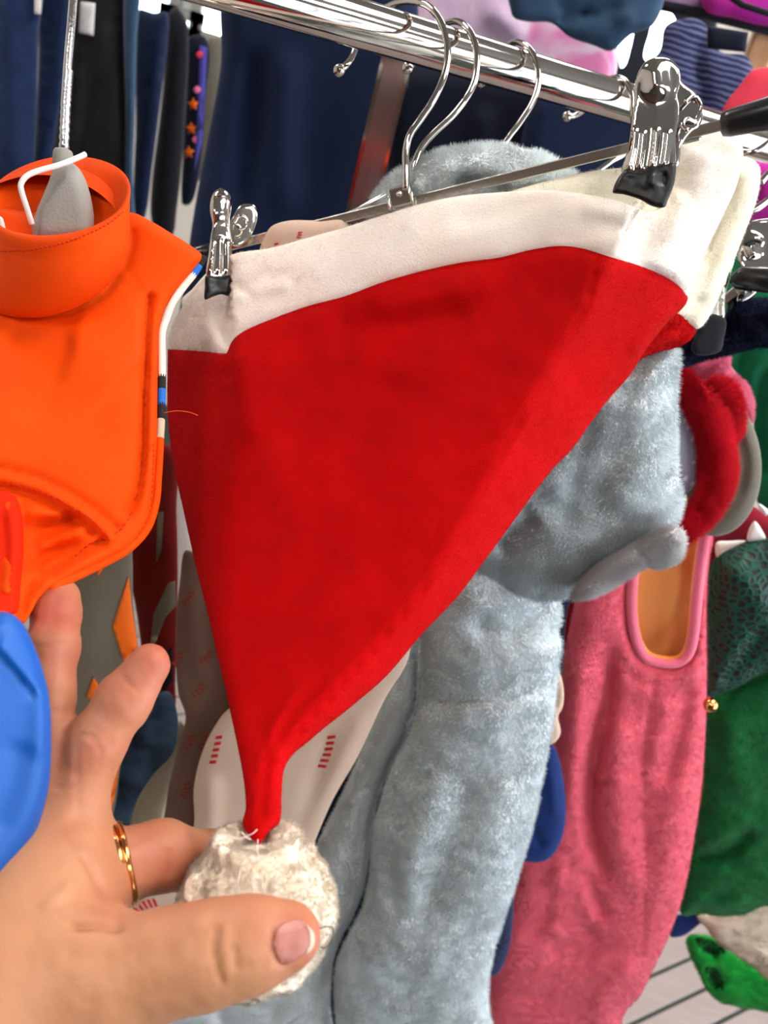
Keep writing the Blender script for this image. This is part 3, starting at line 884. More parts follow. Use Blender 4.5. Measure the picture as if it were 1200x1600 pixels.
tube('shoulder', [P(762, 306, .486), P(700, 330, .49), P(620, 400, .50)], .0016, M['zinc'], h3, smooth_path=False)
h4 = thing('wire_hanger', 'chrome hook ring at the right end of the rail, touching the big clip', 'hanger', P(950, 250, .53))
hookpath('hook', [(886, 182, .575), (897, 181, .577), (912, 172, .582), (930, 148, .585), (948, 126, .572), (964, 121, .556), (978, 128, .548), (987, 146, .544), (988, 170, .543), (990, 215, .54), (975, 240, .538), (955, 252, .536), (925, 274, .535)], .0018, h4)
tube('shoulder', [P(925, 274, .535), P(880, 310, .53)], .002, M['zinc'], h4, smooth_path=False)

# ------------------------------------------------------------------ hand (one continuous surface from a smooth union)
def cpt(px, py, d):
    return np.array([(px - 600) / FPX * d, (py - 800) / FPX * d, d])
def capsule(Q, a, b, ra, rb):
    ab = b - a
    t = np.clip(((Q - a) @ ab) / (ab @ ab), 0, 1)
    return np.linalg.norm(Q - a - t[..., None] * ab, axis=-1) - (ra + t * (rb - ra))
def smin(a, b, k):
    h = np.clip(.5 + .5 * (b - a) / k, 0, 1)
    return b + (a - b) * h - k * h * (1 - h)
def chain(Q, pts, k=.003):
    r = None
    for p, q in zip(pts[:-1], pts[1:]):
        a, b = cpt(*p[:3]), cpt(*q[:3])
        c = capsule(Q, a, b, p[3] * p[2] / FPX, q[3] * q[2] / FPX)
        r = c if r is None else smin(r, c, k)
    return r
def hand_sdf(Q):
    palm = chain(Q, [(-190, 1820, .250, 150), (-70, 1640, .250, 135), (30, 1500, .258, 125), (78, 1400, .272, 105), (88, 1315, .284, 70)], .01)
    palm = smin(palm, chain(Q, [(40, 1560, .246, 120), (120, 1500, .248, 78), (30, 1400, .272, 110)]), .012)
    palm = smin(palm, chain(Q, [(20, 1280, .288, 66), (95, 1262, .288, 48), (140, 1350, .280, 46)]), .01)
    thumb = chain(Q, [(60, 1575, .246, 112), (175, 1530, .245, 86), (270, 1502, .244, 74), (335, 1488, .243, 71), (395, 1474, .243, 64), (451, 1462, .2445, 50)], .006)
    f3 = chain(Q, [(80, 1290, .286, 52), (78, 1180, .290, 40), (76, 1080, .293, 38), (83, 1010, .302, 38), (88, 960, .314, 35), (93, 935, .322, 32)], .004)
    f2 = chain(Q, [(118, 1255, .286, 46), (150, 1160, .290, 44), (194, 1094, .293, 41), (233, 1039, .296, 33)], .004)
    f1 = chain(Q, [(130, 1380, .278, 56), (200, 1350, .287, 50), (252, 1336, .296, 50), (330, 1350, .316, 46), (400, 1390, .326, 42), (440, 1450, .322, 36)], .005)
    f4 = chain(Q, [(20, 1300, .292, 50), (2, 1180, .300, 38), (-6, 1090, .304, 34), (-8, 1030, .306, 28)], .004)
    s = smin(palm, thumb, .008)
    s = smin(s, f1, .005)
    ff = smin(smin(f3, f2, .0022), f4, .0022)
    return smin(s, ff, .007)

def surface_nets(fn, lo, hi, h):
    n = np.ceil((hi - lo) / h).astype(int) + 1
    ax = [lo[i] + h * np.arange(n[i]) for i in range(3)]
    Fv = np.empty(tuple(n), np.float32)
    for i0 in range(0, n[0], 12):
        g = np.stack(np.meshgrid(ax[0][i0:i0 + 12], ax[1], ax[2], indexing='ij'), -1)
        Fv[i0:i0 + 12] = fn(g)
    S = Fv < 0
    cells = np.zeros(tuple(n - 1), np.int32); 
    for a in (0, 1):
        for b in (0, 1):
            for c in (0, 1):
                cells += S[a:n[0] - 1 + a, b:n[1] - 1 + b, c:n[2] - 1 + c]
    act = (cells > 0) & (cells < 8)
    ci = np.argwhere(act)
    idx = -np.ones(tuple(n - 1), np.int64); idx[act] = np.arange(len(ci))
    acc = np.zeros((len(ci), 3)); cnt = np.zeros(len(ci))
    cor = [(a, b, c) for a in (0, 1) for b in (0, 1) for c in (0, 1)]
    for u in cor:
        for k in range(3):
            if u[k]: continue
            v = list(u); v[k] = 1
            fu = Fv[ci[:, 0] + u[0], ci[:, 1] + u[1], ci[:, 2] + u[2]]
            fv = Fv[ci[:, 0] + v[0], ci[:, 1] + v[1], ci[:, 2] + v[2]]
            m = (fu < 0) != (fv < 0)
            t = np.where(m, fu / np.where(m, fu - fv, 1), 0)
            p = np.tile(np.array(u, float), (len(ci), 1)); p[:, k] += t
            acc[m] += p[m]; cnt[m] += 1
    V = lo + h * (ci + acc / cnt[:, None])
    F = []
    for k in range(3):
        k1, k2 = (k + 1) % 3, (k + 2) % 3
        sl0 = [slice(None)] * 3; sl1 = [slice(None)] * 3
        sl0[k] = slice(0, -1); sl1[k] = slice(1, None)
        d = S[tuple(sl0)].astype(int) - S[tuple(sl1)].astype(int)
        e = np.argwhere(d != 0); sg = d[tuple(e.T)]
        ok = (e[:, k1] > 0) & (e[:, k2] > 0) & (e[:, k1] < n[k1] - 1) & (e[:, k2] < n[k2] - 1)
        e, sg = e[ok], sg[ok]
        def g(a, b):
            q = e.copy(); q[:, k1] -= a; q[:, k2] -= b
            return idx[q[:, 0], q[:, 1], q[:, 2]]
        quad = np.stack([g(1, 1), g(0, 1), g(0, 0), g(1, 0)], 1)
        quad[sg < 0] = quad[sg < 0][:, ::-1]
        F.append(quad)
    return V, np.concatenate(F)

HV, HF = surface_nets(hand_sdf, np.array([-.205, .02, .195]), np.array([-.010, .185, .345]), .0013)
# relax a little, then creases
nb_s = np.zeros_like(HV); nb_c = np.zeros(len(HV))
E = np.concatenate([HF[:, [i, (i + 1) % 4]] for i in range(4)])
for _ in range(2):
    nb_s[:] = 0; nb_c[:] = 0
    np.add.at(nb_s, E[:, 0], HV[E[:, 1]]); np.add.at(nb_c, E[:, 0], 1)
    nb_s += 0
    HV = HV * .5 + nb_s / np.maximum(nb_c, 1)[:, None] * .5
hx, hy = HV[:, 0] / HV[:, 2] * FPX + 600, HV[:, 1] / HV[:, 2] * FPX + 800
fnrm = np.cross(HV[HF[:, 1]] - HV[HF[:, 0]], HV[HF[:, 2]] - HV[HF[:, 0]])
vn = np.zeros_like(HV)
for k in range(4): np.add.at(vn, HF[:, k], fnrm)
vn /= np.linalg.norm(vn, axis=1)[:, None] + 1e-12
facing = np.clip(-vn[:, 2] * 1.6 + .2, 0, 1)
cre = [('g', [(342, 1440), (334, 1470), (337, 1505), (350, 1545)], 3.6, -.0014), ('g', [(372, 1450), (366, 1480), (372, 1520)], 3.2, -.0011),
       ('g', [(356, 1435), (352, 1480), (358, 1530)], 5, .0005), ('g', [(330, 1462), (322, 1500), (330, 1540)], 3, -.0004), ('g', [(384, 1470), (383, 1500), (388, 1520)], 2.5, -.0004),
       ('g', [(195, 1456), (160, 1445), (125, 1447), (100, 1440)], 5, -.0032), ('g', [(195, 1454), (165, 1400), (140, 1350), (122, 1330)], 6, -.0030),
       ('g', [(185, 1440), (165, 1420), (140, 1412)], 4, -.0010), ('g', [(122, 1110), (120, 1200), (126, 1280), (150, 1350)], 5, -.0004),
       ('g', [(45, 1010), (80, 1008), (110, 1004)], 2.5, -.0006), ('g', [(70, 1112), (95, 1114), (115, 1108)], 2.5, -.0008),
       ('g', [(190, 1052), (205, 1072), (222, 1084)], 2.5, -.0007), ('g', [(120, 1145), (140, 1150), (162, 1180)], 2.5, -.0006),
       ('g', [(80, 1228), (100, 1234), (120, 1226)], 3, -.0008), ('g', [(60, 1290), (95, 1300), (125, 1330)], 5, -.0009),
       ('g', [(262, 1320), (268, 1345), (262, 1375)], 4, -.0012), ('g', [(245, 1310), (262, 1322)], 3, -.0006), ('g', [(150, 1250), (150, 1290), (165, 1330)], 7, .0008),
       ('g', [(90, 1490), (130, 1500), (180, 1495)], 14, -.0006), ('g', [(60, 1420), (95, 1400), (110, 1370)], 9, .001),
       # nail bed
       ('g', [(428, 1452), (424, 1478), (432, 1502), (444, 1508)], 2.4, -.0007, 0), ('g', [(436, 1440), (460, 1436), (485, 1444)], 3, .0004, 0)]
hh = fold_sum(hx, hy, cre) * facing
hh += .00022 * vnoise(HV, .004, 2) + .00012 * vnoise(HV, .0018, 3)
HV = HV + vn * hh[:, None] * np.sign(1)
HW = cam2w(HV[:, 0], HV[:, 1], HV[:, 2])
person = thing('person', 'bare hand of a person pinching the white bobble, palm and spread fingers facing us', 'person', HW.mean(0))
fl = HF[:, ::-1] if (np.cross(HV[HF[0, 1]] - HV[HF[0, 0]], HV[HF[0, 2]] - HV[HF[0, 0]]) @ vn[HF[0, 0]]) > 0 else HF
hand = mesh_obj('hand', HW, fl, M['skin'], person)
me = hand.data
bmn = np.zeros(len(me.polygons) * 3); me.polygons.foreach_get('normal', bmn)
tri = np.concatenate([fl[:, [0, 1, 2]], fl[:, [0, 2, 3]]])
DATA[hand.name] = (HW, tri, len(tri))
bl = np.zeros(len(HW))
for (bx, by, bz, br, bw) in ((470, 1462, .244, 55, .75), (400, 1440, .243, 60, .35), (84, 960, .3, 60, .9), (76, 1060, .293, 40, .5), (240, 1030, .296, 55, .8), (190, 1100, .293, 45, .45), (100, 1215, .288, 60, .3), (260, 1340, .298, 60, .6), (170, 1400, .28, 45, .35), (300, 1345, .31, 60, .6),
                             (90, 1160, .29, 70, .45), (150, 1170, .29, 60, .5), (210, 1060, .29, 70, .6), (80, 1010, .3, 80, .6), (240, 1340, .3, 90, .5), (110, 1260, .28, 60, .3)):
    dd = np.sqrt((hx - bx) ** 2 + (hy - by) ** 2)
    bl = np.maximum(bl, bw * np.exp(-(dd / br) ** 2))
at_ = hand.data.attributes.new('blush', 'FLOAT', 'POINT'); at_.data.foreach_set('value', bl.astype(np.float32))
nail = patch('thumb_nail', [[(432, 1452), (446, 1440), (466, 1437), (480, 1444), (489, 1456), (491, 1472), (486, 1484), (472, 1494), (454, 1504), (440, 1507), (432, 1494), (427, 1474)]],
             hand, M['nail'], person, off=.0003, th=.0006)
patch('nail_edge', [[(478, 1445), (489, 1455), (492, 1471), (487, 1484), (477, 1492), (483, 1478), (484, 1464), (482, 1453)]], hand, M['nailw'], person, off=.0005, th=.0006)
tag(nail, 'short pink thumb nail')

# rings
def ring(px, py, d, R, r, ax, label, gems=0):
    c = P(px, py, d)
    a = np.array(ax[0] * Rw - ax[1] * Uw + ax[2] * Fw); a /= np.linalg.norm(a)
    u = np.cross(a, Fw); u /= np.linalg.norm(u); v = np.cross(a, u)
    pts = [c + R * (math.cos(t) * u + math.sin(t) * v) for t in np.linspace(0, 2 * math.pi, 49)]
    root = thing('ring', label, 'ring', c)
    tube('band', pts, r, M['gold'], root, seg=10, smooth_path=False)
    for k in range(gems):
        best = max(range(48), key=lambda i: w2px(pts[i])[1] - 2000 * (w2px(pts[i])[2] - d))
        t = 2 * math.pi * ((best - 5 + k * 1.7) / 48)
        q = c + (R + r * .7) * (math.cos(t) * u + math.sin(t) * v)
        rr = .0009
        V = [q + rr * np.array(s) for s in ((1, 0, 0), (-1, 0, 0), (0, 1, 0), (0, -1, 0), (0, 0, 1), (0, 0, -1))]
        F = [(0, 2, 4), (2, 1, 4), (1, 3, 4), (3, 0, 4), (2, 0, 5), (1, 2, 5), (3, 1, 5), (0, 3, 5)]
        mesh_obj('stone', np.array(V), F, M['gem'], root, smooth=False)
ring(188, 1352, .2855, .0136, .0013, (1, -.2, .42), 'gold ring set with small clear stones, nearer the palm', 4)
ring(199, 1349, .2868, .0134, .0012, (1, -.2, .42), 'plain gold band worn beyond the stone-set ring')

# ------------------------------------------------------------------ orange ski jacket at the left
oj = thing('jacket', 'bright orange satin jacket with tall stand collar and stitched curved hem at the left', 'jacket', P(60, 940, .37))
oD = fit([(0, 400, .405), (300, 395, .425), (240, 780, .372), (100, 500, .392), (0, 700, .352), (200, 860, .345), (30, 950, .302), (100, 700, .364)])
HEM = [(-40, 726), (0, 731), (55, 744), (110, 770), (150, 797), (188, 828)]
def ojD(x, y):
    d, s, t = seg_dist(np.asarray(x, float), np.asarray(y, float), crom(HEM + [(215, 850)], 14, False))
    return oD(x, y)
EDGE = [(236, 452), (232, 480), (229, 560), (225, 640), (222, 720), (213, 775), (196, 812)]
body_o = pillow('body', [(-70, 330), (60, 330), (205, 332), (235, 345), (270, 366), (300, 385), (317, 402), (302, 424), (282, 446), (264, 470), (252, 500), (248, 540),
    (247, 600), (246, 690), (243, 740), (238, 790), (226, 828), (200, 856), (150, 884), (90, 912), (62, 935), (50, 955), (36, 974), (10, 968), (-70, 965)],
    ojD, .006, M['orange'], oj, R=16, sp=7, edge=5,
    folds=[('s', EDGE, 5, -.006, .03), ('g', EDGE, 7, -.002, .05), ('g', [(244, 470), (238, 600), (234, 740), (222, 800)], 8, .003),
           ('g', [(198, 425), (215, 448), (232, 485)], 4, -.0012), ('g', [(186, 432), (206, 456), (226, 500)], 4, -.001), ('s', [(205, 350), (204, 390), (188, 430)], 10, -.004),
           ('t', HEM, 400, 0, 0), ('s', HEM, 6, -.0055, .02), ('g', [(-40, 740), (0, 745), (60, 760), (110, 786), (150, 815), (176, 838)], 9, .004, .02),
           ('g', [(-40, 758), (0, 762), (50, 775), (95, 797), (130, 820), (150, 838)], 7, -.006, .05),
           ('g', [(70, 800), (70, 850), (50, 900)], 44, -.012), ('g', [(10, 770), (18, 850), (10, 940)], 16, .008, .1), ('s', [(36, 775), (38, 850), (26, 940)], 5, -.004, .05),
           ('s', [(170, 842), (120, 865), (75, 895), (45, 930), (36, 965)], 7, -.007, .05), ('g', [(195, 850), (140, 875), (90, 900), (58, 930)], 10, .005, .05),
           ('g', [(50, 856), (100, 838), (145, 818)], 8, .004), ('g', [(60, 820), (100, 812), (130, 806)], 7, -.003), ('g', [(50, 880), (90, 862), (130, 850)], 7, -.004), ('g', [(80, 862), (110, 850), (140, 845)], 6, -.0018), ('g', [(100, 800), (120, 830)], 10, -.003),
           ('s', [(186, 828), (196, 842), (206, 862)], 4, -.002, .1), ('g', [(100, 540), (160, 560), (200, 600)], 60, .004), ('g', [(0, 520), (60, 540), (120, 530)], 24, -.003),
           ('s', [(0, 482), (60, 490), (115, 492), (160, 462), (190, 420)], 7, -.003, .05)],
    noise=[(.0016, .03), (.0006, .012)])
# collar: a real open tube
def loft(name, rings, m, parent, n=90, closed=False, noise=0):
    V, F = [], []
    for (cx, cy, ax, ay, dm, db, tilt) in rings:
        for k in range(n):
            t = 2 * math.pi * k / n
            ex, ey = ax * math.cos(t), ay * math.sin(t)
            x = cx + ex * math.cos(tilt) - ey * math.sin(tilt)
            y = cy + ex * math.sin(tilt) + ey * math.cos(tilt)
            V.append(P(x, y, dm - db * math.sin(t)))
    for i in range(len(rings) - 1):
        for k in range(n):
            a, b = i * n + k, i * n + (k + 1) % n
            F.append((a, a + n, b + n, b))
    V = np.array(V)
    if noise: V = V + (vnoise(V, .02, 1)[:, None] * noise) * (-Fw)
    o = mesh_obj(name, V, np.array(F), m, parent)
    tri = np.array(F); DATA[o.name] = (V, np.concatenate([tri[:, :3], tri[:, [0, 2, 3]]]), len(F))
    return o
tl = math.radians(-9)
collar = loft('collar', [(92, 400, 80, 30, .400, .010, tl), (92, 350, 92, 40, .400, .018, tl), (92, 330, 100, 48, .399, .022, tl), (91, 318, 105, 52, .398, .025, tl), (90.5, 314, 107, 54, .398, .026, tl),
    (90, 309, 110, 57, .398, .029, tl), (90, 307, 113, 60, .398, .031, tl), (90, 308, 115, 62, .398, .033, tl), (90, 312, 116, 65, .398, .034, tl),
    (90, 320, 115, 70, .397, .0325, tl), (90, 326, 114, 74, .397, .0315, tl), (90, 332, 114.5, 78, .397, .032, tl),
    (86, 345, 118, 88, .397, .031, tl), (78, 358, 126, 98, .397, .028, tl), (68, 370, 134, 108, .397, .024, tl), (56, 382, 144, 112, .398, .019, tl), (52, 386, 144, 111, .40, .010, tl)],
    M['orange'], oj, noise=.0012)
def stitches(name, line, host, parent, m=M['stitch'], L=6, gap=3.5, wd=1.1):
    Q = crom(line, 2, False)
    cum = np.concatenate([[0], np.cumsum(np.linalg.norm(np.diff(Q, axis=0), axis=1))])
    s = 0; polys = []
    while s + L < cum[-1]:
        a = np.array([np.interp(s, cum, Q[:, 0]), np.interp(s, cum, Q[:, 1])]); b = np.array([np.interp(s + L, cum, Q[:, 0]), np.interp(s + L, cum, Q[:, 1])])
        polys.append((a, b)); s += L + gap
    pts = np.array([p for ab in polys for p in ab])
    d = surf_depth(host, pts[:, 0], pts[:, 1]) - .0002
    Vs, Fs = [], []
    for i in range(len(polys)):
        a, b = P(*pts[2 * i], d[2 * i]), P(*pts[2 * i + 1], d[2 * i + 1])
        t = b - a; t /= np.linalg.norm(t) + 1e-9; s_ = np.cross(t, Fw); s_ /= np.linalg.norm(s_)
        r = wd * .4 / FPX
        k = len(Vs)
        for q in (a, b):
            for ang in range(4):
                Vs.append(q + r * (math.cos(ang * math.pi / 2) * s_ - math.sin(ang * math.pi / 2) * Fw))
        for ang in range(4): Fs.append((k + ang, k + (ang + 1) % 4, k + 4 + (ang + 1) % 4, k + 4 + ang))
        Fs += [(k + 3, k + 2, k + 1, k), (k + 4, k + 5, k + 6, k + 7)]
    o = mesh_obj(name, np.array(Vs), Fs, m, parent); o['kind'] = 'stuff'; return o
stitches('stitching', [(-30, 750), (0, 754), (60, 768), (110, 792), (150, 818), (164, 838)], body_o, oj)
stitches('stitching', [(240, 690), (238, 760), (232, 805), (212, 842), (196, 860)], body_o, oj)
stitches('stitching', [(172, 838), (140, 850), (118, 870)], body_o, oj)
stitches('stitching', [(206, 800), (190, 826), (172, 838)], body_o, oj)
stitches('stitching', [(0, 392), (50, 390), (110, 376), (165, 352), (196, 328)], collar, oj, L=4, gap=3)
pillow('inner_flap', [(-60, 768), (8, 767), (26, 778), (35, 808), (37, 860), (32, 915), (24, 958), (-60, 958)], lambda x, y: oD(x, y) - .006, .006, M['redor'], oj, R=16, sp=7, folds=[('g', [(14, 780), (22, 850), (14, 930)], 6, .002), ('g', [(0, 790), (6, 860), (0, 940)], 6, -.003)])
# striped piping
pip = [(318, 402), (303, 426), (284, 450), (268, 474), (258, 500), (252, 520), (252, 560), (252, 590), (251.5, 612), (251, 634), (250.5, 656), (249, 686), (246, 740), (241, 790), (227, 828), (200, 857), (160, 880), (110, 904), (78, 921)]
Q = crom(pip, 3, False); qd = oD(Q[:, 0], Q[:, 1]) - .001
W = P(Q[:, 0] + 1, Q[:, 1], qd)
M['pipw'] = mat('white_piping', (244, 218, 200), .7); M['pipk'] = mat('black_piping', (32, 28, 30), .8); M['pipb'] = mat('blue_piping', (24, 104, 196), .7); M['pipg'] = mat('grey_piping', (190, 178, 150), .8)
def piping(ya, yb, m, label=None):
    k = (Q[:, 1] >= ya - 2) & (Q[:, 1] <= yb + 2)
    o = tube('piping', W[k], .0019, m, oj, seg=10, smooth_path=False)
    if label: o['label'] = label
piping(402, 416, M['pipk'], 'black piping segment'); piping(416, 430, M['pipb'], 'blue piping segment'); piping(430, 588, M['pipw'], 'long white piping segment')
piping(588, 609, M['pipk'], 'black piping segment'); piping(609, 632, M['pipb'], 'blue piping segment'); piping(632, 655, M['pipk'], 'black piping segment')
piping(655, 686, M['pipg'], 'pale grey piping segment'); piping(686, 925, M['orange'], 'orange piping segment')
zz = oD(255, 646) - .004
tube('loose_thread', [P(256, 645, zz), P(275, 642, zz), (P(295, 644, zz)), P(309, 649, zz)], .0002, M['othread'], oj, seg=5)

oh = thing('padded_hanger', 'grey foam-necked hanger on a long metal rod inside the orange collar', 'hanger', P(95, 300, .40))
tube('rod', [P(119, -60, .404), P(113, 20, .403), P(104, 130, .402), P(100, 235, .401)], .0021, M['zinc'], oh, seg=14, m=4)
rt = crom3([P(104.5, 128, .402), P(100, 232, .401)] if False else [P(107, 110, .402), P(104, 150, .402), P(100, 234, .401)], 14)
tube('knurling', rt, [.0021 + (.0005 if k % 2 else 0) for k in range(len(rt))], M['zinc'], oh, seg=9, smooth_path=False)
_ta, _tb = P(99, 236, .4005), P(97, 262, .4005)
tube('socket', [_ta, _ta + (_tb - _ta) * .15, _tb], [.0042, .0046, .0046], M['foam'], oh, seg=16, smooth_path=False)
pillow('neck_pad', [(84, 262), (95, 252), (110, 253), (124, 264), (134, 282), (142, 308), (147, 345), (140, 372), (60, 380), (50, 358), (56, 332), (66, 308), (76, 284)],
       lambda x, y: .402 + 0 * np.asarray(x), .011, M['foam'], oh, R=26, sp=7, folds=[('s', [(62, 350), (72, 320), (86, 280)], 3, -.001)])
tg = tag(tube('size_loop', [P(133, 241, .394), P(125, 245, .392), P(95, 257, .386), P(60, 267, .382), P(42, 275, .38), P(33, 287, .38), P(34, 300, .381), P(42, 325, .384), P(50, 350, .388)], .0013, M['paper'], None, seg=10),
         'bent white plastic tag loop hung around the hanger neck above the orange collar', 'tag')
tg2 = tag(tube('size_loop', [P(-8, 348, .384), P(0, 342, .384), P(6, 362, .386)], .0012, M['paper'], None, seg=8), 'stub of white plastic loop at the left border inside the orange collar', 'tag')

bs = tag(pillow('sleeve', [(-60, 955), (-10, 957), (10, 956), (28, 966), (42, 985), (56, 1015), (68, 1050), (77, 1090), (80, 1140), (79, 1200), (74, 1242), (58, 1295), (30, 1342), (0, 1384), (-60, 1450)],
    fit([(0, 960, .268), (80, 1150, .272), (0, 1380, .256)]), .007, M['bluesat'], None, R=34, sp=7,
    folds=[('s', [(-20, 1005), (5, 1030), (35, 1065), (58, 1096)], 5, -.003), ('g', [(-10, 1000), (25, 1040), (60, 1080)], 14, .0025), ('g', [(60, 1000), (70, 1100), (60, 1200)], 16, .002), ('g', [(-20, 1300), (20, 1220), (30, 1150)], 24, -.0015)],
    noise=[(.001, .02)]), 'bright blue satin sleeve hanging over the fingers at the left edge', 'sleeve')

# ------------------------------------------------------------------ printed garment behind the orange jacket
gp = thing('printed_suit', 'taupe bodysuit with orange jagged print hanging just behind the spread fingers', 'clothing', P(150, 1290, .55))
gD = VD(.50)
gb = pillow('body', [(70, 760), (130, 780), (200, 800), (207, 870), (208, 940), (213, 990), (218, 1040), (213, 1090), (200, 1140), (188, 1200), (180, 1260), (165, 1310), (140, 1400), (60, 1400), (50, 1000)], gD, .008, M['grey'], gp, R=24, sp=9,
            folds=[('g', [(150, 860), (140, 1000), (130, 1150)], 30, .004)])
patch('jagged_print', [[(201, 900, 1), (206, 950, 1), (214, 1000, 1), (214, 1020, 1), (194, 1034, 1), (176, 980, 1)],
                       [(146, 1058, 1), (155, 1072, 1), (160, 1100, 1), (135, 1090, 1)],
                       [(150, 882, 1), (164, 884, 1), (153, 902, 1)],
                       [(200, 1130, 1), (188, 1190, 1), (178, 1250, 1), (163, 1296, 1), (150, 1270, 1), (160, 1200, 1), (166, 1140, 1)]], gb, M['zig'], gp, off=.0012, th=.001, edge=6)
gp2 = thing('printed_suit', 'dark red and taupe panelled suit squeezed between the taupe bodysuit and the santa hat', 'clothing', P(240, 1160, .60))
g2 = pillow('body', [(190, 700), (270, 700), (276, 800), (278, 900), (276, 1000), (274, 1060), (270, 1120), (232, 1140), (225, 1050), (214, 960), (200, 880)], VD(.545), .007, M['zigred'], gp2, R=20, sp=9,
            folds=[('g', [(245, 760), (240, 850), (225, 940)], 8, -.003)])
patch('panel_print', [[(262, 912, 1), (278, 905, 1), (277, 945, 1), (258, 965, 1), (245, 1000, 1), (234, 1018, 1), (240, 960, 1)], [(246, 800, 1), (256, 800, 1), (252, 860, 1), (244, 880, 1)]], g2, M['grey'], gp2, edge=6)
patch('panel_print', [[(262, 1015, 1), (276, 1005, 1), (274, 1060, 1), (255, 1080, 1), (247, 1070, 1)]], g2, M['black'], gp2, edge=6)
tag(pillow('trouser_leg', [(218, 1105), (262, 1080), (276, 1110), (278, 1145), (268, 1180), (240, 1210), (215, 1250), (200, 1300), (190, 1330), (150, 1330), (175, 1250), (195, 1170)], VD(.52), .006, M['steelblue'], None, R=16, sp=8,
    noise=[(.002, .03)]), 'steel blue mottled cloth edge curving down behind the ring finger', 'clothing')
tag(pillow('cloth_edge', [(282, 1125), (296, 1140), (296, 1160), (280, 1200), (262, 1250), (240, 1300), (190, 1320), (195, 1290), (212, 1250), (240, 1200), (268, 1165)], VD(.56), .006, M['ivory'], None, R=14, sp=8),
    'narrow ivory cloth strip showing between the steel blue cloth and shaded printed sleeve', 'clothing')
tag(pillow('white_garment', [(262, 720), (300, 720), (300, 820), (312, 880), (306, 940), (288, 960), (280, 940), (274, 850)], VD(.66), .005, M['paper'], None, R=16, sp=9),
    'sliver of white garment beside the left edge of the red hat', 'clothing')

# ------------------------------------------------------------------ candy cane printed top
cc = thing('printed_shirt', 'thin white top with small red candy cane stripes, half hidden by the hat tip', 'clothing', P(400, 1450, .60))
cD = VD(.485)
cb = pillow('body', [(420, 358), (450, 345), (500, 345), (540, 345), (640, 500), (640, 800), (640, 1020), (600, 1095), (560, 1180), (520, 1250), (490, 1320), (440, 1450), (380, 1500), (180, 1480), (190, 1440), (260, 1330), (300, 1300),
    (303, 1230), (318, 1170), (345, 1120), (380, 1080), (400, 700), (400, 420)], cD, .008, M['cane'], cc, R=30, sp=11,
    folds=[('g', [(330, 1200), (330, 1280), (320, 1340)], 14, .005), ('g', [(520, 1130), (490, 1230), (460, 1320)], 12, -.003), ('g', [(570, 1110), (530, 1200), (500, 1260)], 10, .003)], noise=[(.002, .04)])
cdk = pillow('sleeve', [(290, 860), (320, 880), (345, 960), (380, 1060), (385, 1110), (345, 1150), (318, 1190), (305, 1250), (300, 1320), (258, 1320), (262, 1240), (280, 1160), (290, 1120), (278, 1080), (275, 980), (282, 900)],
             VD(.50), .006, M['caneshade'], cc, R=24, sp=10, folds=[('g', [(300, 900), (305, 1000), (320, 1080)], 14, .004), ('g', [(285, 1100), (280, 1200), (270, 1300)], 10, -.003)], noise=[(.002, .03)])
def cane_stripes(host, cx, cy, ang, n, wd, step, m, hook_=0.0):
    ps = []
    a = ang; x, y = cx, cy
    for i in range(n):
        ux, uy = math.cos(a), math.sin(a); vx, vy = -uy, ux
        sk = .35
        q = [(-wd, -step * .26 - sk * wd), (wd, -step * .26 + sk * wd), (wd, step * .26 + sk * wd), (-wd, step * .26 - sk * wd)]
        ps.append([(x + vx * u + ux * v, y + vy * u + uy * v) for u, v in q])
        x += ux * step; y += uy * step; a += hook_
    return patch('candy_cane_print', ps, host, m, cc, off=.0005, edge=3)
cane_stripes(cb, 342, 1152, math.radians(102), 5, 5, 10, M['caneprint'], .02)
cane_stripes(cb, 518, 1152, math.radians(102), 6, 6, 9.5, M['caneprint'], .05)
cane_stripes(cb, 212, 1420, math.radians(-25), 5, 7, 8, M['caneprint'], .1)
cane_stripes(cb, 432, 381, math.radians(100), 2, 3, 5, M['caneprint'], .2)
cane_stripes(cb, 469, 363, math.radians(100), 3, 3, 4, M['caneprint'], .2)
M['cp2'] = mat('shaded_red_print', (124, 44, 34), .9)  # red print browned for the shaded sleeve, shade put into its colour
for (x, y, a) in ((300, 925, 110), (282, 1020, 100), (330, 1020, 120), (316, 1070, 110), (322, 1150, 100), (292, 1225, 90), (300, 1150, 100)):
    cane_stripes(cdk, x, y, math.radians(a), 4, 5, 7, M['cp2'], .3)

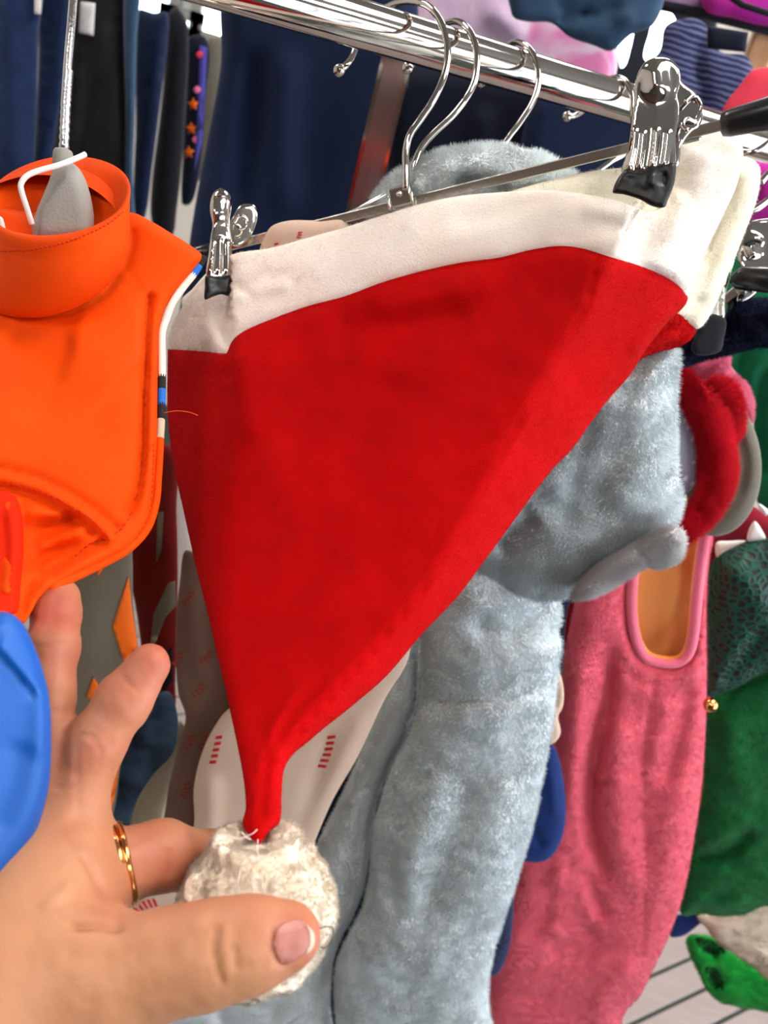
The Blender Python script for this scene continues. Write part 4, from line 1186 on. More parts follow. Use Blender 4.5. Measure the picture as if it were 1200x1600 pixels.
# ------------------------------------------------------------------ pale blue plush suit
pb = thing('plush_suit', 'pale blue plush suit with rolled hood and hanging legs filling the lower middle', 'costume', P(650, 1600, .8))
hoodtop = pillow('collar', [(580, 320), (592, 296), (612, 274), (650, 250), (700, 233), (760, 226), (830, 235), (880, 255), (908, 285), (900, 330), (800, 420), (640, 420), (585, 380)], VD(.505, .0), .022, M['plush'], pb, R=55, sp=8,
    folds=[('g', [(700, 290), (740, 285), (800, 300)], 16, -.006), ('g', [(640, 300), (660, 275), (720, 255)], 16, .004)], noise=[(.003, .03), (.0015, .012)])
fur(hoodtop, 26000, .0035, .00030, M['plushpile'], lay=(0, 0, -1), layw=.5, rnd=.7)
puff = pillow('hood', [(700, 760), (760, 640), (860, 560), (950, 552), (1010, 548), (1056, 546), (1056, 600), (1056, 660), (1057, 720), (1063, 770), (1062, 800), (1050, 826), (1020, 850), (985, 872), (950, 893), (905, 922), (865, 936), (820, 928), (785, 905), (740, 880)],
    VD(.475, .06), .026, M['plush'], pb, R=85, sp=8,
    folds=[('g', [(960, 600), (920, 700), (850, 780)], 34, .006), ('g', [(1010, 610), (1000, 720), (960, 800)], 30, .005), ('g', [(940, 640), (900, 740), (880, 840)], 16, -.003),
           ('g', [(1050, 640), (1045, 740)], 12, -.002), ('g', [(770, 860), (800, 830), (840, 800)], 18, -.008), ('s', [(770, 880), (800, 905), (860, 925)], 8, -.004), ('g', [(900, 700), (880, 660), (900, 620)], 20, -.001)],
    noise=[(.003, .03), (.0015, .012)])
fur(puff, 60000, .0042, .00030, M['plushpile'], lay=(-.3, 0, -1), layw=.5, rnd=.7)
ptrim = pillow('hood_trim', [(895, 934), (905, 918), (940, 885), (990, 855), (1035, 828), (1053, 824), (1063, 832), (1067, 848), (1062, 868), (1050, 878), (1030, 883), (1010, 880), (985, 896), (950, 918), (925, 930), (905, 932)],
    VD(.450, .06), .012, M['trim'], pb, R=11, sp=6, folds=[('s', [(1000, 860), (1010, 880)], 4, -.002)], noise=[(.002, .012)])
fur(ptrim, 14000, .0045, .00030, M['trim'], lay=(-.3, 0, -1), layw=.5, rnd=.7)
legR = pillow('body', [(640, 860), (760, 820), (820, 880), (872, 930), (876, 965), (872, 985), (877, 1010), (872, 1040), (868, 1090), (860, 1150), (846, 1220), (832, 1290), (812, 1360), (796, 1410), (780, 1455), (764, 1520), (762, 1560), (766, 1660), (540, 1660), (528, 1610), (524, 1560), (526, 1510), (545, 1460),
    (566, 1420), (578, 1370), (582, 1310), (596, 1250), (615, 1195), (638, 1150), (655, 1095), (657, 1040), (658, 1000), (645, 930)], VD(.505, .05), .034, M['plush'], pb, R=95, sp=9,
    folds=[('s', [(655, 1090), (720, 1096), (800, 1088), (868, 1066)], 4, -.004, .05), ('g', [(655, 1120), (760, 1125), (870, 1095)], 22, .004, .05),
           ('g', [(730, 970), (790, 985), (870, 940)], 16, -.006), ('g', [(700, 940), (780, 940), (860, 915)], 16, .004), ('g', [(700, 1040), (780, 1040), (868, 1010)], 20, .004),
           ('g', [(690, 1200), (650, 1330), (620, 1430)], 30, .006), ('g', [(740, 1200), (690, 1340), (650, 1480)], 24, -.004), ('g', [(800, 1200), (770, 1330), (730, 1450)], 30, .005),
           ('g', [(600, 1420), (620, 1410), (600, 1300)], 20, -.006), ('g', [(560, 1500), (640, 1480), (700, 1500)], 40, .005)],
    noise=[(.003, .04), (.0015, .012)])
fur(legR, 100000, .0038, .00034, M['plushpile'], lay=(-.2, 0, -1), layw=.6, rnd=.6)
legL = pillow('leg', [(600, 1000), (652, 990), (655, 1050), (652, 1095), (636, 1145), (612, 1195), (590, 1250), (578, 1320), (570, 1380), (552, 1430), (530, 1470), (519, 1510), (516, 1560), (512, 1660), (210, 1660), (240, 1560), (330, 1480), (460, 1400), (500, 1310), (530, 1250), (570, 1160), (596, 1090), (610, 1040)],
    VD(.53, .03), .024, M['plush'], pb, R=60, sp=9, folds=[('g', [(620, 1060), (590, 1160), (540, 1280)], 26, .004), ('g', [(560, 1400), (500, 1500), (430, 1600)], 22, .006), ('s', [(500, 1480), (440, 1560), (400, 1640)], 8, -.005), ('g', [(345, 1560), (350, 1640)], 10, -.006)], noise=[(.003, .04), (.0015, .012)])
fur(legL, 60000, .0030, .00034, M['plushpile'], lay=(-.2, 0, -1), layw=.7, rnd=.5)
stt = thing('gap_backing', 'dark navy garment added to darken the gap between the pale blue legs', 'clothing', P(600, 1500, .8))  # added backing so the gap between the legs reads dark
pillow('body', [(480, 900), (700, 900), (900, 880), (886, 960), (870, 1100), (700, 1580), (480, 1660), (440, 1400)], VD(.60, .02), .01, M['navyd'], stt, R=40, sp=20)
# hanging sliver garments between the blue suit and the pink one
tag(pillow('lace_edge', [(862, 1040), (874, 1050), (881, 1080), (879, 1105), (872, 1120), (876, 1145), (864, 1162), (846, 1160), (840, 1100)], VD(.565, .03), .004, M['cane'], None, R=8, sp=5, edge=3,
    folds=[('g', [(866, 1060), (870, 1090), (864, 1110)], 5, -.003)]), 'small beige lace edge beside the pale blue suit, above the royal blue piece', 'clothing')
tag(pillow('royal_blue_mitten', [(855, 1160), (868, 1170), (880, 1215), (884, 1270), (878, 1310), (862, 1338), (845, 1347), (818, 1345), (800, 1335), (815, 1250)], VD(.57, .03), .012, M['royal'], None, R=24, sp=6,
    folds=[('g', [(828, 1290), (840, 1310), (850, 1325)], 7, -.004), ('g', [(862, 1200), (868, 1280)], 9, .003)]), 'rounded royal blue cloth flap against the pink fleece', 'clothing')
tag(pillow('navy_strap', [(790, 1385), (801, 1390), (802, 1430), (798, 1470), (788, 1505), (776, 1523), (760, 1525), (752, 1516), (762, 1480), (775, 1430)], VD(.56, .03), .007, M['navyplush'], None, R=12, sp=5), 'dark navy strap end hanging beside the pale blue leg', 'strap')

# ------------------------------------------------------------------ pink fleece suit
pf = thing('fleece_suit', 'pink fleece sleeveless suit with orange armhole lining, right of the pale blue suit', 'costume', P(900, 1600, .95))
pD = VD(.63, .03)
pk = pillow('body', [(905, 925), (940, 905), (975, 880), (991, 876), (988, 910), (987, 960), (994, 1000), (1008, 1026), (1030, 1036), (1060, 1036), (1078, 1020), (1084, 985), (1090, 920), (1098, 860), (1103, 825), (1114, 838),
    (1107, 880), (1104, 940), (1104, 1000), (1104, 1060), (1103, 1120), (1100, 1180), (1095, 1240), (1086, 1300), (1076, 1360), (1064, 1410), (1044, 1465), (1020, 1515), (1000, 1555), (975, 1585), (955, 1660), (740, 1660), (756, 1560), (770, 1480), (790, 1400), (800, 1330), (840, 1200), (870, 1080), (880, 1030), (890, 980)],
    pD, .022, M['pinkf'], pf, R=46, sp=8, edge=5,
    folds=[('g', [(955, 980), (948, 1080), (925, 1200), (925, 1300), (950, 1400)], 14, -.014), ('g', [(905, 1000), (900, 1150), (890, 1300)], 16, .006), ('s', [(960, 1000), (955, 1100), (935, 1190), (925, 1260), (950, 1380)], 7, -.006),
           ('g', [(985, 1100), (965, 1200), (975, 1320), (1000, 1420)], 24, .008), ('s', [(1028, 1050), (1012, 1130), (1005, 1200), (1008, 1300), (1010, 1400), (1000, 1510)], 3.5, -.004, .05),
           ('g', [(1080, 1050), (1060, 1150), (1040, 1240)], 16, -.008), ('g', [(1050, 1090), (1030, 1150), (1020, 1200)], 12, .004), ('g', [(1060, 1180), (1050, 1300), (1040, 1400)], 22, .005),
           ('g', [(870, 1380), (860, 1450)], 16, -.006), ('g', [(880, 1340), (868, 1420), (872, 1480)], 14, .007), ('g', [(940, 1450), (900, 1480), (850, 1480)], 26, -.006),
           ('g', [(1030, 1070), (990, 1060), (965, 1020)], 6, -.003), ('g', [(1000, 1500), (960, 1540), (920, 1600)], 18, .005), ('g', [(910, 1350), (930, 1400), (948, 1440)], 12, -.007)],
    noise=[(.002, .04), (.001, .01)])
fur(pk, 60000, .0026, .00036, M['pinkf'], lay=(0, 0, -1), layw=.6, rnd=.5)
ah = [(992, 868), (988, 910), (987, 955), (993, 996), (1006, 1024), (1028, 1034), (1058, 1035), (1076, 1020), (1084, 985), (1089, 930), (1095, 880), (1102, 832)]
tube('armhole_rim', [P(x, y, pD(x, y) - .014) for x, y in ah], .0046, M['pinkrim'], pf, m=6)
ah2 = [(998, 868), (993, 910), (992, 955), (998, 994), (1010, 1018), (1029, 1027), (1056, 1028), (1071, 1015), (1078, 983), (1083, 930), (1089, 880), (1096, 836)]
tube('armhole_edging', [P(x, y, pD(x, y) - .012) for x, y in ah2], .0022, M['ofleecerim'], pf, m=6)
pillow('lining', [(985, 850), (1040, 825), (1105, 825), (1108, 880), (1096, 960), (1090, 1030), (1060, 1048), (1015, 1044), (988, 1010), (975, 950)], lambda x, y: pD(x, y) + .016, .006, M['ofleece'], pf, R=24, sp=8,
    folds=[('s', [(1082, 850), (1072, 930), (1045, 980), (1025, 1028)], 7, -.006, .05), ('g', [(1070, 880), (1060, 940), (1035, 990)], 12, .004)])

# ------------------------------------------------------------------ costume parts hanging at the right
rf = thing('costume_hood', 'fluffy red ruffled hood ring with a dotted lavender lining', 'costume', P(1100, 830, .62))
fD = VD(.585, .02)
def ringfur(pts, rpx, n, m):
    Wp = crom3([P(x, y, fD(x, y)) for x, y in pts], 8)
    o = tube('fur_ring', Wp, np.array(rpx) / FPX * .6, m, rf, seg=18, smooth_path=False)
    V = np.array([tuple(v.co) for v in o.data.vertices]) + WORLD_LOC[o.name]
    F = []
    for f in o.data.polygons:
        vs = list(f.vertices)
        for k in range(1, len(vs) - 1): F.append((vs[0], vs[k], vs[k + 1]))
    V = V + vnoise(V, .012, 3)[:, None] * .0022 * np.array([1, 1, 0])
    DATA[o.name] = (V, np.array(F), len(F))
    fur(o, n, .0072, .0005, m, lay=(.2, 0, -.5), layw=.3, rnd=.8, back=True)
    return o
ringfur([(1030, 592), (1064, 602), (1094, 628), (1114, 672), (1121, 720), (1116, 765), (1095, 803), (1070, 830), (1052, 846)], [17, 19, 20, 20, 21, 21, 19, 15, 12], 26000, M['redfur'])
tr = tag(pillow('tuft', [(1110, 600), (1135, 600), (1150, 620), (1155, 650), (1148, 680), (1125, 690), (1105, 650)], VD(.60, .02), .012, M['redfur'], rf, R=18, sp=6), 'red side tuft')
fur(tr, 8000, .008, .0006, M['redfur'], lay=(.3, 0, .3), layw=.3, rnd=.8)
pillow('lining', [(1040, 630), (1075, 635), (1094, 670), (1100, 710), (1094, 745), (1070, 775), (1040, 800)], VD(.60, .02), .006, M['dots'], rf, R=20, sp=7, folds=[('g', [(1060, 640), (1070, 700), (1060, 780)], 10, .003)])
pillow('strap', [(1050, 822), (1070, 815), (1088, 826), (1072, 850), (1062, 836)], VD(.585, .02), .006, M['redfur'], rf, R=8, sp=5)
ge = tag(pillow('felt_ear', [(1130, 600), (1152, 622), (1172, 655), (1186, 695), (1190, 735), (1184, 775), (1168, 808), (1145, 830), (1118, 838), (1096, 832), (1080, 815), (1072, 760), (1080, 660)], VD(.615, .02), .007, M['greyfelt'], None, R=16, sp=7,
    folds=[('g', [(1150, 640), (1176, 720), (1160, 790), (1115, 825)], 7, .0015), ('g', [(1140, 650), (1165, 720), (1150, 780)], 7, -.0015)]), 'large rounded grey felt ear behind the red fluffy hood', 'costume')
hp = tag(pillow('pink_plush', [(1070, 556), (1100, 556), (1138, 552), (1140, 575), (1165, 600), (1178, 635), (1172, 660), (1140, 640), (1100, 620), (1060, 600)], VD(.64, .02), .016, M['hotpink'], None, R=26, sp=7, noise=[(.002, .02)]), 'soft pink plush lump between the navy plush and the red hood', 'costume')
fur(hp, 9000, .003, .0005, M['hotpink'], lay=(0, 0, -1), layw=.3, rnd=.7)
tag(pillow('pink_cloth', [(1080, 780), (1110, 770), (1135, 775), (1132, 800), (1112, 800), (1085, 812)], VD(.61, .02), .004, M['hotpink'], None, R=10, sp=6), 'scrap of pink cloth under the red hood, in front of the grey felt ear', 'costume')
npl = tag(pillow('navy_plush', [(1050, 560), (1060, 545), (1100, 520), (1136, 500), (1145, 480), (1165, 470), (1190, 470), (1240, 480), (1240, 540), (1180, 540), (1130, 552), (1095, 560), (1060, 572)], VD(.56, .02), .014, M['navyplush'], None, R=26, sp=6, noise=[(.004, .012), (.002, .006)]),
    'curly dark navy plush gripped by the second clip at the right', 'costume')
fur(npl, 14000, .004, .0005, M['navyplush'], lay=(0, 0, -1), layw=.2, rnd=1.0)
c2 = thing('clip_hanger', 'second chrome clip hanger at the right edge gripping the navy plush', 'hanger', P(1140, 440, .52))
tube('bar', [P(1130, 470, .53), P(1152, 452, .525), P(1180, 438, .51)], .0028, M['chrome_dull'], c2, smooth_path=False, square=True)
tube('bar_cap', [P(1150, 430, .512), P(1156, 434, .511), P(1190, 437, .505), P(1240, 441, .50)], [.0060, .0072, .0074, .0078], M['plastic'], c2, smooth_path=False, seg=18)
eD = lambda x, y: .525 + 0 * np.asarray(x)
pillow('clip_jaw', [(1168, 350), (1190, 342), (1230, 345), (1230, 420), (1195, 425), (1180, 460), (1160, 474), (1150, 470), (1162, 430), (1152, 405), (1156, 375)], eD, .002, M['chrome'], c2, R=6, sp=4, edge=3,
       folds=[('g', [(1185, 365), (1175, 385), (1180, 405)], 9, .004), ('g', [(1165, 420), (1160, 460)], 5, .002)])
pillow('clip_jaw', [(1145, 395), (1149, 400), (1134, 460), (1132, 498), (1100, 494), (1112, 470), (1130, 430)], lambda x, y: .515 + 0 * np.asarray(x), .002, M['chrome_dull'], c2, R=5, sp=4, edge=3, folds=[('g', [(1144, 402), (1131, 465), (1130, 495)], 3, .002, 0)])
pillow('clip_grip', [(1100, 492), (1133, 498), (1131, 530), (1124, 550), (1090, 555), (1080, 545), (1088, 520)], lambda x, y: .513 + 0 * np.asarray(x), .004, M['black'], c2, R=8, sp=5, edge=3, folds=[('s', [(1130, 500), (1125, 545)], 2, -.002, 0)])
pillow('clip_grip', [(1138, 470), (1155, 458), (1152, 480), (1140, 492)], lambda x, y: .53 + 0 * np.asarray(x), .003, M['rubber'], c2, R=6, sp=4)
tube('clip_spring', [P(1165, 382, .519), P(1178, 376, .518), P(1188, 378, .518)], .0014, M['rubber'], c2, seg=8)
h5 = thing('wire_hanger', 'hanger wires curving at the right edge against hot pink cloth', 'hanger', P(1180, 320, .58))
tube('wire', [P(1166, 334, .58), P(1185, 324, .578), P(1215, 300, .575)], .0026, M['chrome'], h5, seg=10)
tube('wire', [P(1188, 286, .58), P(1200, 272, .58), P(1215, 262, .578)], .0026, M['chrome'], h5, seg=10)
tube('wire', [P(1150, 238, .56), P(1180, 236, .555), P(1215, 212, .555)], .002, M['chrome'], h5, seg=10)
tag(pillow('pink_cloth', [(1150, 250), (1200, 255), (1260, 260), (1260, 350), (1200, 345), (1160, 335)], VD(.68), .01, M['magenta'], None, R=30, sp=9, folds=[('g', [(1180, 270), (1175, 330)], 9, -.004)]), 'hot pink cloth at the right edge beside the cream trim', 'clothing')
tag(pillow('grey_cloth', [(1140, 318), (1200, 335), (1260, 340), (1260, 400), (1200, 380), (1130, 400)], VD(.70), .008, M['acrylic'] if False else M['greyfelt'], None, R=20, sp=9), 'small grey cloth patch above the second clip', 'clothing')

gr = tag(pillow('green_costume', [(1090, 420), (1150, 400), (1260, 380), (1260, 800), (1190, 800), (1180, 700), (1170, 620), (1130, 560), (1080, 540), (1080, 480)], VD(.72, .02), .02, M['dkgreen'], None, R=50, sp=10,
    folds=[('s', [(1180, 520), (1160, 560), (1150, 600)], 12, -.014), ('g', [(1200, 560), (1190, 660), (1195, 760)], 14, -.012), ('g', [(1170, 480), (1190, 500), (1230, 500)], 20, .008)]), 'smooth dark green costume behind the clip and grey felt ear', 'costume')
dr = tag(pillow('dark_red_costume', [(1105, 800), (1150, 790), (1175, 790), (1200, 805), (1260, 815), (1260, 900), (1100, 900), (1085, 850)], VD(.70, .02), .01, M['darkred'], None, R=30, sp=9), 'dark red cloth above the green scaly fabric', 'costume')
dr2 = tag(pillow('dark_red_garment', [(868, 920), (930, 900), (960, 900), (930, 960), (905, 1010), (875, 1060), (862, 1000)], VD(.68, .02), .008, M['darkred'], None, R=20, sp=8), 'dark maroon cloth in the gap above the pink fleece', 'clothing')
dc = thing('scaly_costume', 'green costume with scaly dark mesh body, white felt spikes and fleece skirt', 'costume', P(1150, 1430, .9))
nD = VD(.665, .02)
nb_ = pillow('mesh_body', [(1108, 895), (1118, 870), (1140, 855), (1165, 846), (1190, 842), (1260, 840), (1260, 1060), (1200, 1048), (1160, 1070), (1125, 1085), (1104, 1088), (1104, 1000), (1102, 940)], nD, .03, M['net'], dc, R=60, sp=8,
    folds=[('g', [(1200, 980), (1160, 1030), (1120, 1070)], 12, -.008), ('g', [(1130, 880), (1180, 930), (1200, 980)], 26, .006)], noise=[(.002, .02)])
for sp1 in ([(1119, 848), (1140, 845), (1166, 845), (1150, 856), (1134, 864), (1121, 874)], [(1168, 845), (1170, 828), (1179, 814), (1188, 824), (1196, 842), (1182, 846)], [(1183, 786), (1192, 790), (1202, 800), (1196, 806)]):
    tag(pillow('spike', sp1, lambda x, y: nD(x, y) - .006, .004, M['paper'], dc, R=7, sp=4, edge=3), 'white felt spike')
gfl = pillow('fleece_skirt', [(1104, 1086), (1130, 1078), (1170, 1058), (1200, 1044), (1260, 1030), (1260, 1430), (1200, 1415), (1165, 1428), (1130, 1432), (1095, 1428), (1066, 1430), (1062, 1400), (1074, 1350), (1084, 1300), (1092, 1240), (1098, 1180), (1102, 1120)], VD(.70, .02), .03, M['green'], dc, R=60, sp=8,
    folds=[('g', [(1075, 1340), (1120, 1335), (1160, 1310), (1180, 1290)], 14, -.012), ('s', [(1078, 1345), (1120, 1342), (1165, 1320)], 8, -.006), ('g', [(1085, 1310), (1130, 1310), (1180, 1280)], 14, .006), ('g', [(1075, 1385), (1120, 1400), (1180, 1395)], 8, -.004), ('g', [(1080, 1400), (1120, 1412), (1180, 1405)], 8, .004),
           ('g', [(1140, 1100), (1150, 1200), (1190, 1260)], 24, .006)], noise=[(.003, .03), (.0015, .01)])
fur(gfl, 12000, .0025, .0005, M['green'], lay=(0, 0, -1), layw=.2, rnd=.9)
tag(bobble('gold_bell', P(1109, 1100, .72), .006, M['gold'], dc, 0) if False else tube('gold_bell', [P(1110, 1090, .71), P(1110, 1095, .71), P(1110, 1101, .71), P(1110, 1108, .71), P(1110, 1112, .71)], [.002, .0052, .0062, .0052, .002], M['gold'], dc, seg=14, smooth_path=False), 'small gold bell')
wf = tag(pillow('white_fleece', [(1090, 1432), (1130, 1425), (1180, 1415), (1260, 1405), (1260, 1560), (1200, 1530), (1180, 1512), (1150, 1492), (1120, 1470), (1105, 1450)], VD(.74), .02, M['sherpa'], None, R=30, sp=7, noise=[(.003, .012)]), 'curly white fleece under the green fleece skirt', 'costume')
fur(wf, 9000, .004, .0005, M['sherpa'], lay=(0, 0, -1), layw=.2, rnd=1.0)
gs = thing('plush_boot', 'bright green plush tube with open dark end, low at the right edge', 'costume', P(1140, 1560, .95))
gsb = pillow('tube', [(1073, 1468), (1085, 1460), (1110, 1464), (1135, 1478), (1160, 1500), (1200, 1522), (1260, 1530), (1260, 1600), (1190, 1578), (1160, 1574), (1125, 1565), (1106, 1548), (1092, 1520), (1080, 1495)], VD(.76), .02, M['brightgreen'], gs, R=24, sp=6,
    folds=[('g', [(1095, 1478), (1112, 1484), (1125, 1492)], 9, -.014), ('g', [(1108, 1510), (1118, 1530), (1126, 1546)], 9, -.016)], noise=[(.002, .015)])
patch('opening_shade', [[(1086, 1466), (1108, 1466), (1128, 1478), (1134, 1488), (1116, 1492), (1098, 1484)], [(1102, 1512), (1116, 1512), (1128, 1530), (1130, 1548), (1118, 1546), (1106, 1532)]], gsb, mat('shaded_green_inside', (6, 50, 22), .95), gs, off=.001, edge=5)  # shade of the hollow laid on as dark green patches
fur(gsb, 9000, .004, .0005, M['brightgreen'], lay=(0, 0, -1), layw=.2, rnd=.9)
tag(pillow('royal_blue_hem', [(1050, 1432), (1100, 1428), (1104, 1434), (1088, 1448), (1068, 1462), (1048, 1464), (1044, 1450)], VD(.75), .006, M['royal'], None, R=12, sp=6), 'royal blue hem peeping out below the green fleece', 'clothing')

# ------------------------------------------------------------------ clothes on the racks behind
def hung(name, pts, D, m, label, cat='trousers', T=.02, R=18, sp=14, folds=(), k=0.0, noise=((.006, .12),), group=None, edge=8):
    return tag(pillow(name, pts, VD(D, k), T, m, None, R=R, sp=sp, folds=folds, noise=noise, edge=edge), label, cat, group)
hung('jeans', [(-60, -60), (62, -60), (60, 60), (57, 160), (54, 250), (52, 340), (-60, 360)], 1.25, M['denim'], 'wide dark blue jeans at the top left corner', folds=[('s', [(50, -60), (50, 100), (46, 330)], 4, -.01, 0), ('g', [(10, -40), (15, 300)], 14, .01)])
hung('jeans', [(60, -60), (112, -60), (108, 60), (98, 140), (84, 230), (74, 340), (50, 340), (55, 200), (60, 80)], 1.32, M['denim'], 'narrow dark blue jeans right behind the hanger rod', folds=[('g', [(80, -40), (72, 300)], 6, -.01)])
hung('jeans', [(112, -60), (196, -60), (196, 60), (197, 180), (203, 300), (205, 380), (66, 380), (72, 280), (90, 170), (105, 80)], 1.38, M['denimk'], 'faded black jeans with a white tag at the waist', folds=[('g', [(150, 120), (128, 200), (130, 300)], 7, -.014), ('g', [(115, 60), (120, 150), (112, 250)], 10, .01), ('g', [(175, 20), (175, 250)], 12, .01)])
tag(pillow('price_tag', [(125, 2, 1), (149, 5, 1), (146, 56, 1), (123, 51, 1)], VD(1.33), .002, M['paper'], None, R=3, sp=8), 'white card tag on the faded black jeans', 'tag')
tag(pillow('price_tag', [(54, -20, 1), (66, -20, 1), (64, 22, 1), (54, 22, 1)], VD(1.22), .002, M['paper'], None, R=3, sp=8), 'narrow white tag between the two dark blue jeans at the left', 'tag')
hung('jeans', [(196, -60), (220, -60), (214, 60), (211, 180), (208, 280), (212, 380), (198, 380), (196, 200)], 1.36, M['denimw'], 'pale washed blue jeans edge right of the black jeans', R=10)
hung('jeans', [(216, 16), (240, 20), (262, 20), (263, 60), (256, 120), (246, 200), (238, 260), (226, 340), (210, 345), (212, 200)], 1.45, M['navy'], 'slim navy jeans in front of the bright shop window', folds=[('g', [(250, 40), (242, 150), (230, 260)], 6, .012)], R=12)
hung('trousers', [(262, 24), (275, 10), (292, 34), (295, 80), (290, 180), (284, 260), (276, 330), (268, 370), (240, 355), (236, 300), (250, 180), (258, 100)], 1.5, M['black'], 'slim black trousers between navy jeans and orange starred leggings', R=12)
sl = thing('leggings', 'dark leggings with orange stars along the seam', 'trousers', P(300, 300, 1.6))
slb = pillow('leg', [(294, 60), (318, 56), (328, 80), (322, 150), (318, 220), (306, 300), (296, 320), (284, 318), (286, 240), (290, 150)], VD(1.55), .015, M['navyd'], sl, R=10, sp=12)
patch('side_stripe', [[(312, 70, 1), (324, 75, 1), (316, 220, 1), (304, 268, 1), (308, 180, 1)]], slb, mat('violet_print', (70, 66, 150), .9), sl, off=.002, edge=10)
for (sx, sy) in ((302, 163), (299, 201), (295, 238)):
    patch('star', [[(sx + (9 if k % 2 == 0 else 4.5) * math.sin(k * math.pi / 5), sy - (11 if k % 2 == 0 else 5) * math.cos(k * math.pi / 5), 1) for k in range(10)]], slb, M['zig'], sl, off=.003, edge=5)
for (sx, sy, m_) in ((312, 85, 'coral'), (308, 140, 'hotpink'), (306, 218, 'hotpink')):
    patch('dot', [[(sx - 6, sy), (sx, sy - 6), (sx + 6, sy), (sx, sy + 6), (sx - 3, sy + 5)]], slb, M[m_], sl, off=.003, edge=4)
hung('jeans', [(325, 60), (350, 60), (350, 120), (340, 200), (320, 270), (308, 285), (318, 200)], 1.75, M['greyfelt'], 'grey trousers sliver left of the big navy hoodie', R=8)
hung('navy_hoodie', [(352, -40), (420, -60), (640, -20), (640, 120), (622, 180), (600, 300), (585, 420), (520, 520), (290, 520), (292, 420), (305, 320), (328, 200), (345, 100)], .98, M['navy'], 'large smooth navy sweatshirt behind the chrome rail', 'clothing', R=40, T=.03,
     folds=[('g', [(400, 60), (385, 200), (370, 350)], 16, -.016), ('g', [(450, 60), (440, 220), (450, 350)], 24, .012), ('g', [(410, 120), (395, 250)], 8, -.01)])
hung('navy_jacket', [(600, 110), (800, 120), (950, 175), (1000, 300), (980, 500), (800, 700), (560, 700), (560, 420), (600, 250)], 1.08, M['navyd'], 'very dark navy jacket behind the three hooks', 'clothing', R=40, T=.03, folds=[('g', [(760, 160), (740, 300)], 16, .012), ('g', [(870, 200), (860, 300)], 20, .016)])
hung('dark_jacket', [(840, 150), (1000, 150), (1040, 200), (1030, 330), (830, 330)], 1.0, M['navy'], 'mid navy cloth under the right end of the rail', 'clothing', R=30)
st = thing('rack_upright', 'flat shiny metal upright in front of the navy sweatshirt', 'rack', P(575, 340, .9))
a_ = P(629, 60, .80); b_ = np.array([a_[0], a_[1], 0.002])
tx = (b_ - a_) / np.linalg.norm(b_ - a_); sd = np.cross(tx, Fw); sd /= np.linalg.norm(sd); nn_ = np.cross(sd, tx)
box('bar', (a_ + b_) / 2, np.linalg.norm(b_ - a_) / 2, .0125, .003, M['acrylic'], st, bev=.001, axes=(tx, sd, nn_))
for s in (-1, 1): box('edge_strip', (a_ + b_) / 2 + sd * s * .0135 - nn_ * .001 * np.sign(nn_ @ Fw), np.linalg.norm(b_ - a_) / 2, .0016, .004, M['chrome'], st, axes=(tx, sd, nn_))
# far top right
hung('tie_dye_top', [(660, -60), (800, -60), (900, 20), (962, 70), (958, 140), (945, 175), (850, 150), (740, 90), (640, 50)], 1.15, M['tie'], 'pink and white tie-dye top above the rail', 'clothing', folds=[('g', [(760, 10), (820, 60)], 16, .01)])
hung('denim_jacket', [(800, -60), (1045, -60), (1038, 0), (1020, 40), (985, 55), (955, 80), (930, 72), (890, 58), (862, 36), (825, 34), (800, 24)], 1.02, M['denimw'], 'folded washed denim garment at the top right', 'clothing', T=.01, folds=[('s', [(860, 38), (920, 18), (975, 5)], 8, -.012), ('s', [(870, 0), (895, 20), (930, 18)], 7, -.01), ('g', [(970, 20), (990, 40)], 8, .01)])
hung('dark_backdrop', [(935, 30, 1), (1120, 0, 1), (1120, 190, 1), (935, 190, 1)], 1.55, M['black'], 'black sheet added as a dark backdrop behind the pair of spot lamps', 'clothing', R=10)  # added sheet keeps the gap behind the spot lamps dark
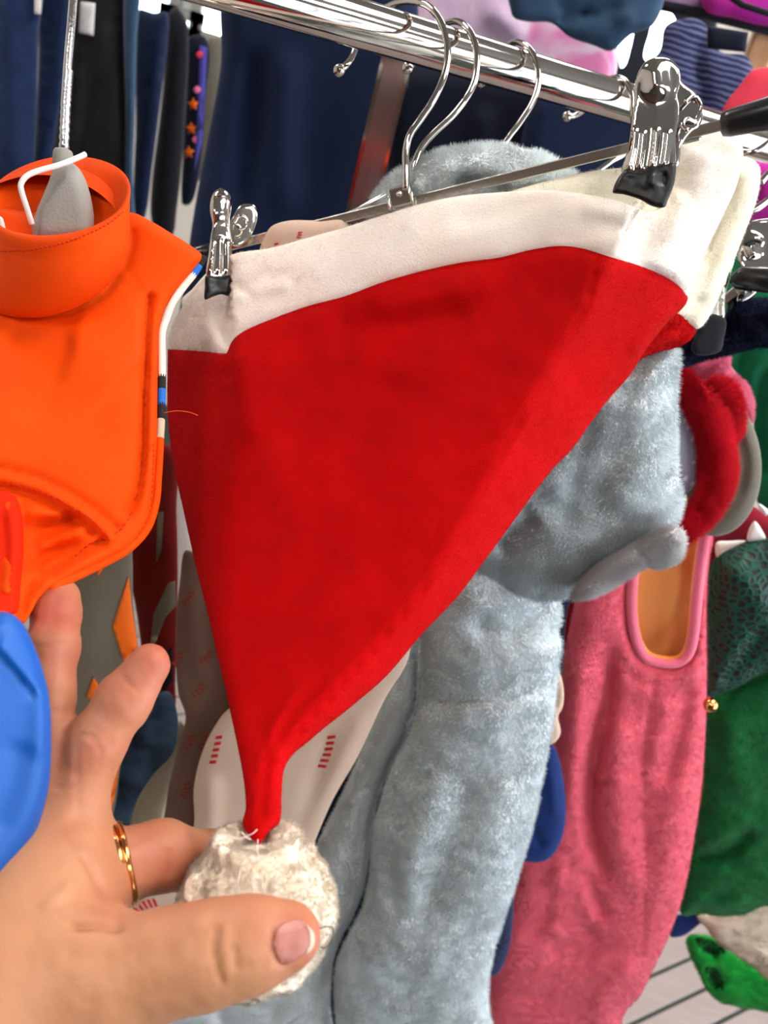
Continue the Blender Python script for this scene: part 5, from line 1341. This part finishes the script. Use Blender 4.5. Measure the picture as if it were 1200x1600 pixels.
hung('striped_top', [(1040, 40), (1080, 28), (1105, 40), (1125, 80), (1170, 90), (1180, 190), (1060, 190), (1000, 140), (1000, 110), (1030, 80)], 1.2, M['striped'], 'navy and white striped top at the upper right', 'clothing', T=.008, folds=[('g', [(1100, 50), (1090, 110), (1110, 180)], 9, -.012)])
hung('dark_cloth', [(1105, 40, 1), (1170, 50, 1), (1165, 82, 1), (1105, 76, 1)], 1.14, M['navyd'], 'dark navy folded cloth between striped top and wooden post', 'clothing', R=10, T=.006)
tag(box('wooden_post', P(1180, 95, 1.08), .016, .012, .09, M['wood'], None, bev=.003), 'pale wooden post at the upper right edge', 'post')
hung('magenta_top', [(1095, -60), (1260, -60), (1260, 40), (1190, 40), (1150, 30), (1100, 14)], 1.25, M['magenta'], 'magenta cloth in the top right corner', 'clothing')
hung('lilac_top', [(1040, -60), (1100, -60), (1104, 12), (1075, 22), (1040, 12)], 1.28, M['lilac'], 'lilac cloth left of the magenta one', 'clothing')
tag(tube('rack_bar', [P(1030, 8, 1.05), P(1100, 22, 1.05), P(1260, 62, 1.05)], .006, M['black'], None, seg=8, smooth_path=False), 'thin dark bar below the magenta cloth', 'rack')
tag(tube('rack_bar', [P(1105, -30, .9), P(1160, 8, .9), P(1260, 40, .9)], .0032, M['black'], None, seg=8, smooth_path=False), 'black wire rod crossing the top right corner', 'rack')
hung('coral_top', [(1175, 110), (1200, 105), (1260, 110), (1260, 200), (1200, 190), (1130, 180), (1135, 160), (1155, 135)], .95, M['coral'], 'coral red cloth above the black bar cap', 'clothing', T=.008)
sp2 = thing('spotlight', 'pair of glaring white spot lamps seen past the denim', 'lamp', P(1000, 60, 1.5))
M['spot'] = mat('spot_glow', (222, 244, 255), .5, emit=9.0)
for pts in ([(963, 40, 1), (992, 44, 1), (978, 100), (970, 106)], [(1025, 20), (1050, 22), (1056, 48), (1040, 72), (1015, 98), (1006, 88), (1014, 55)]):
    pillow('lens', pts, VD(1.42), .006, M['spot'], sp2, R=8, sp=8)
tube('housing', [P(986, 58, 1.44), P(1020, 66, 1.44)], .008, M['chrome_dull'], sp2, smooth_path=False)
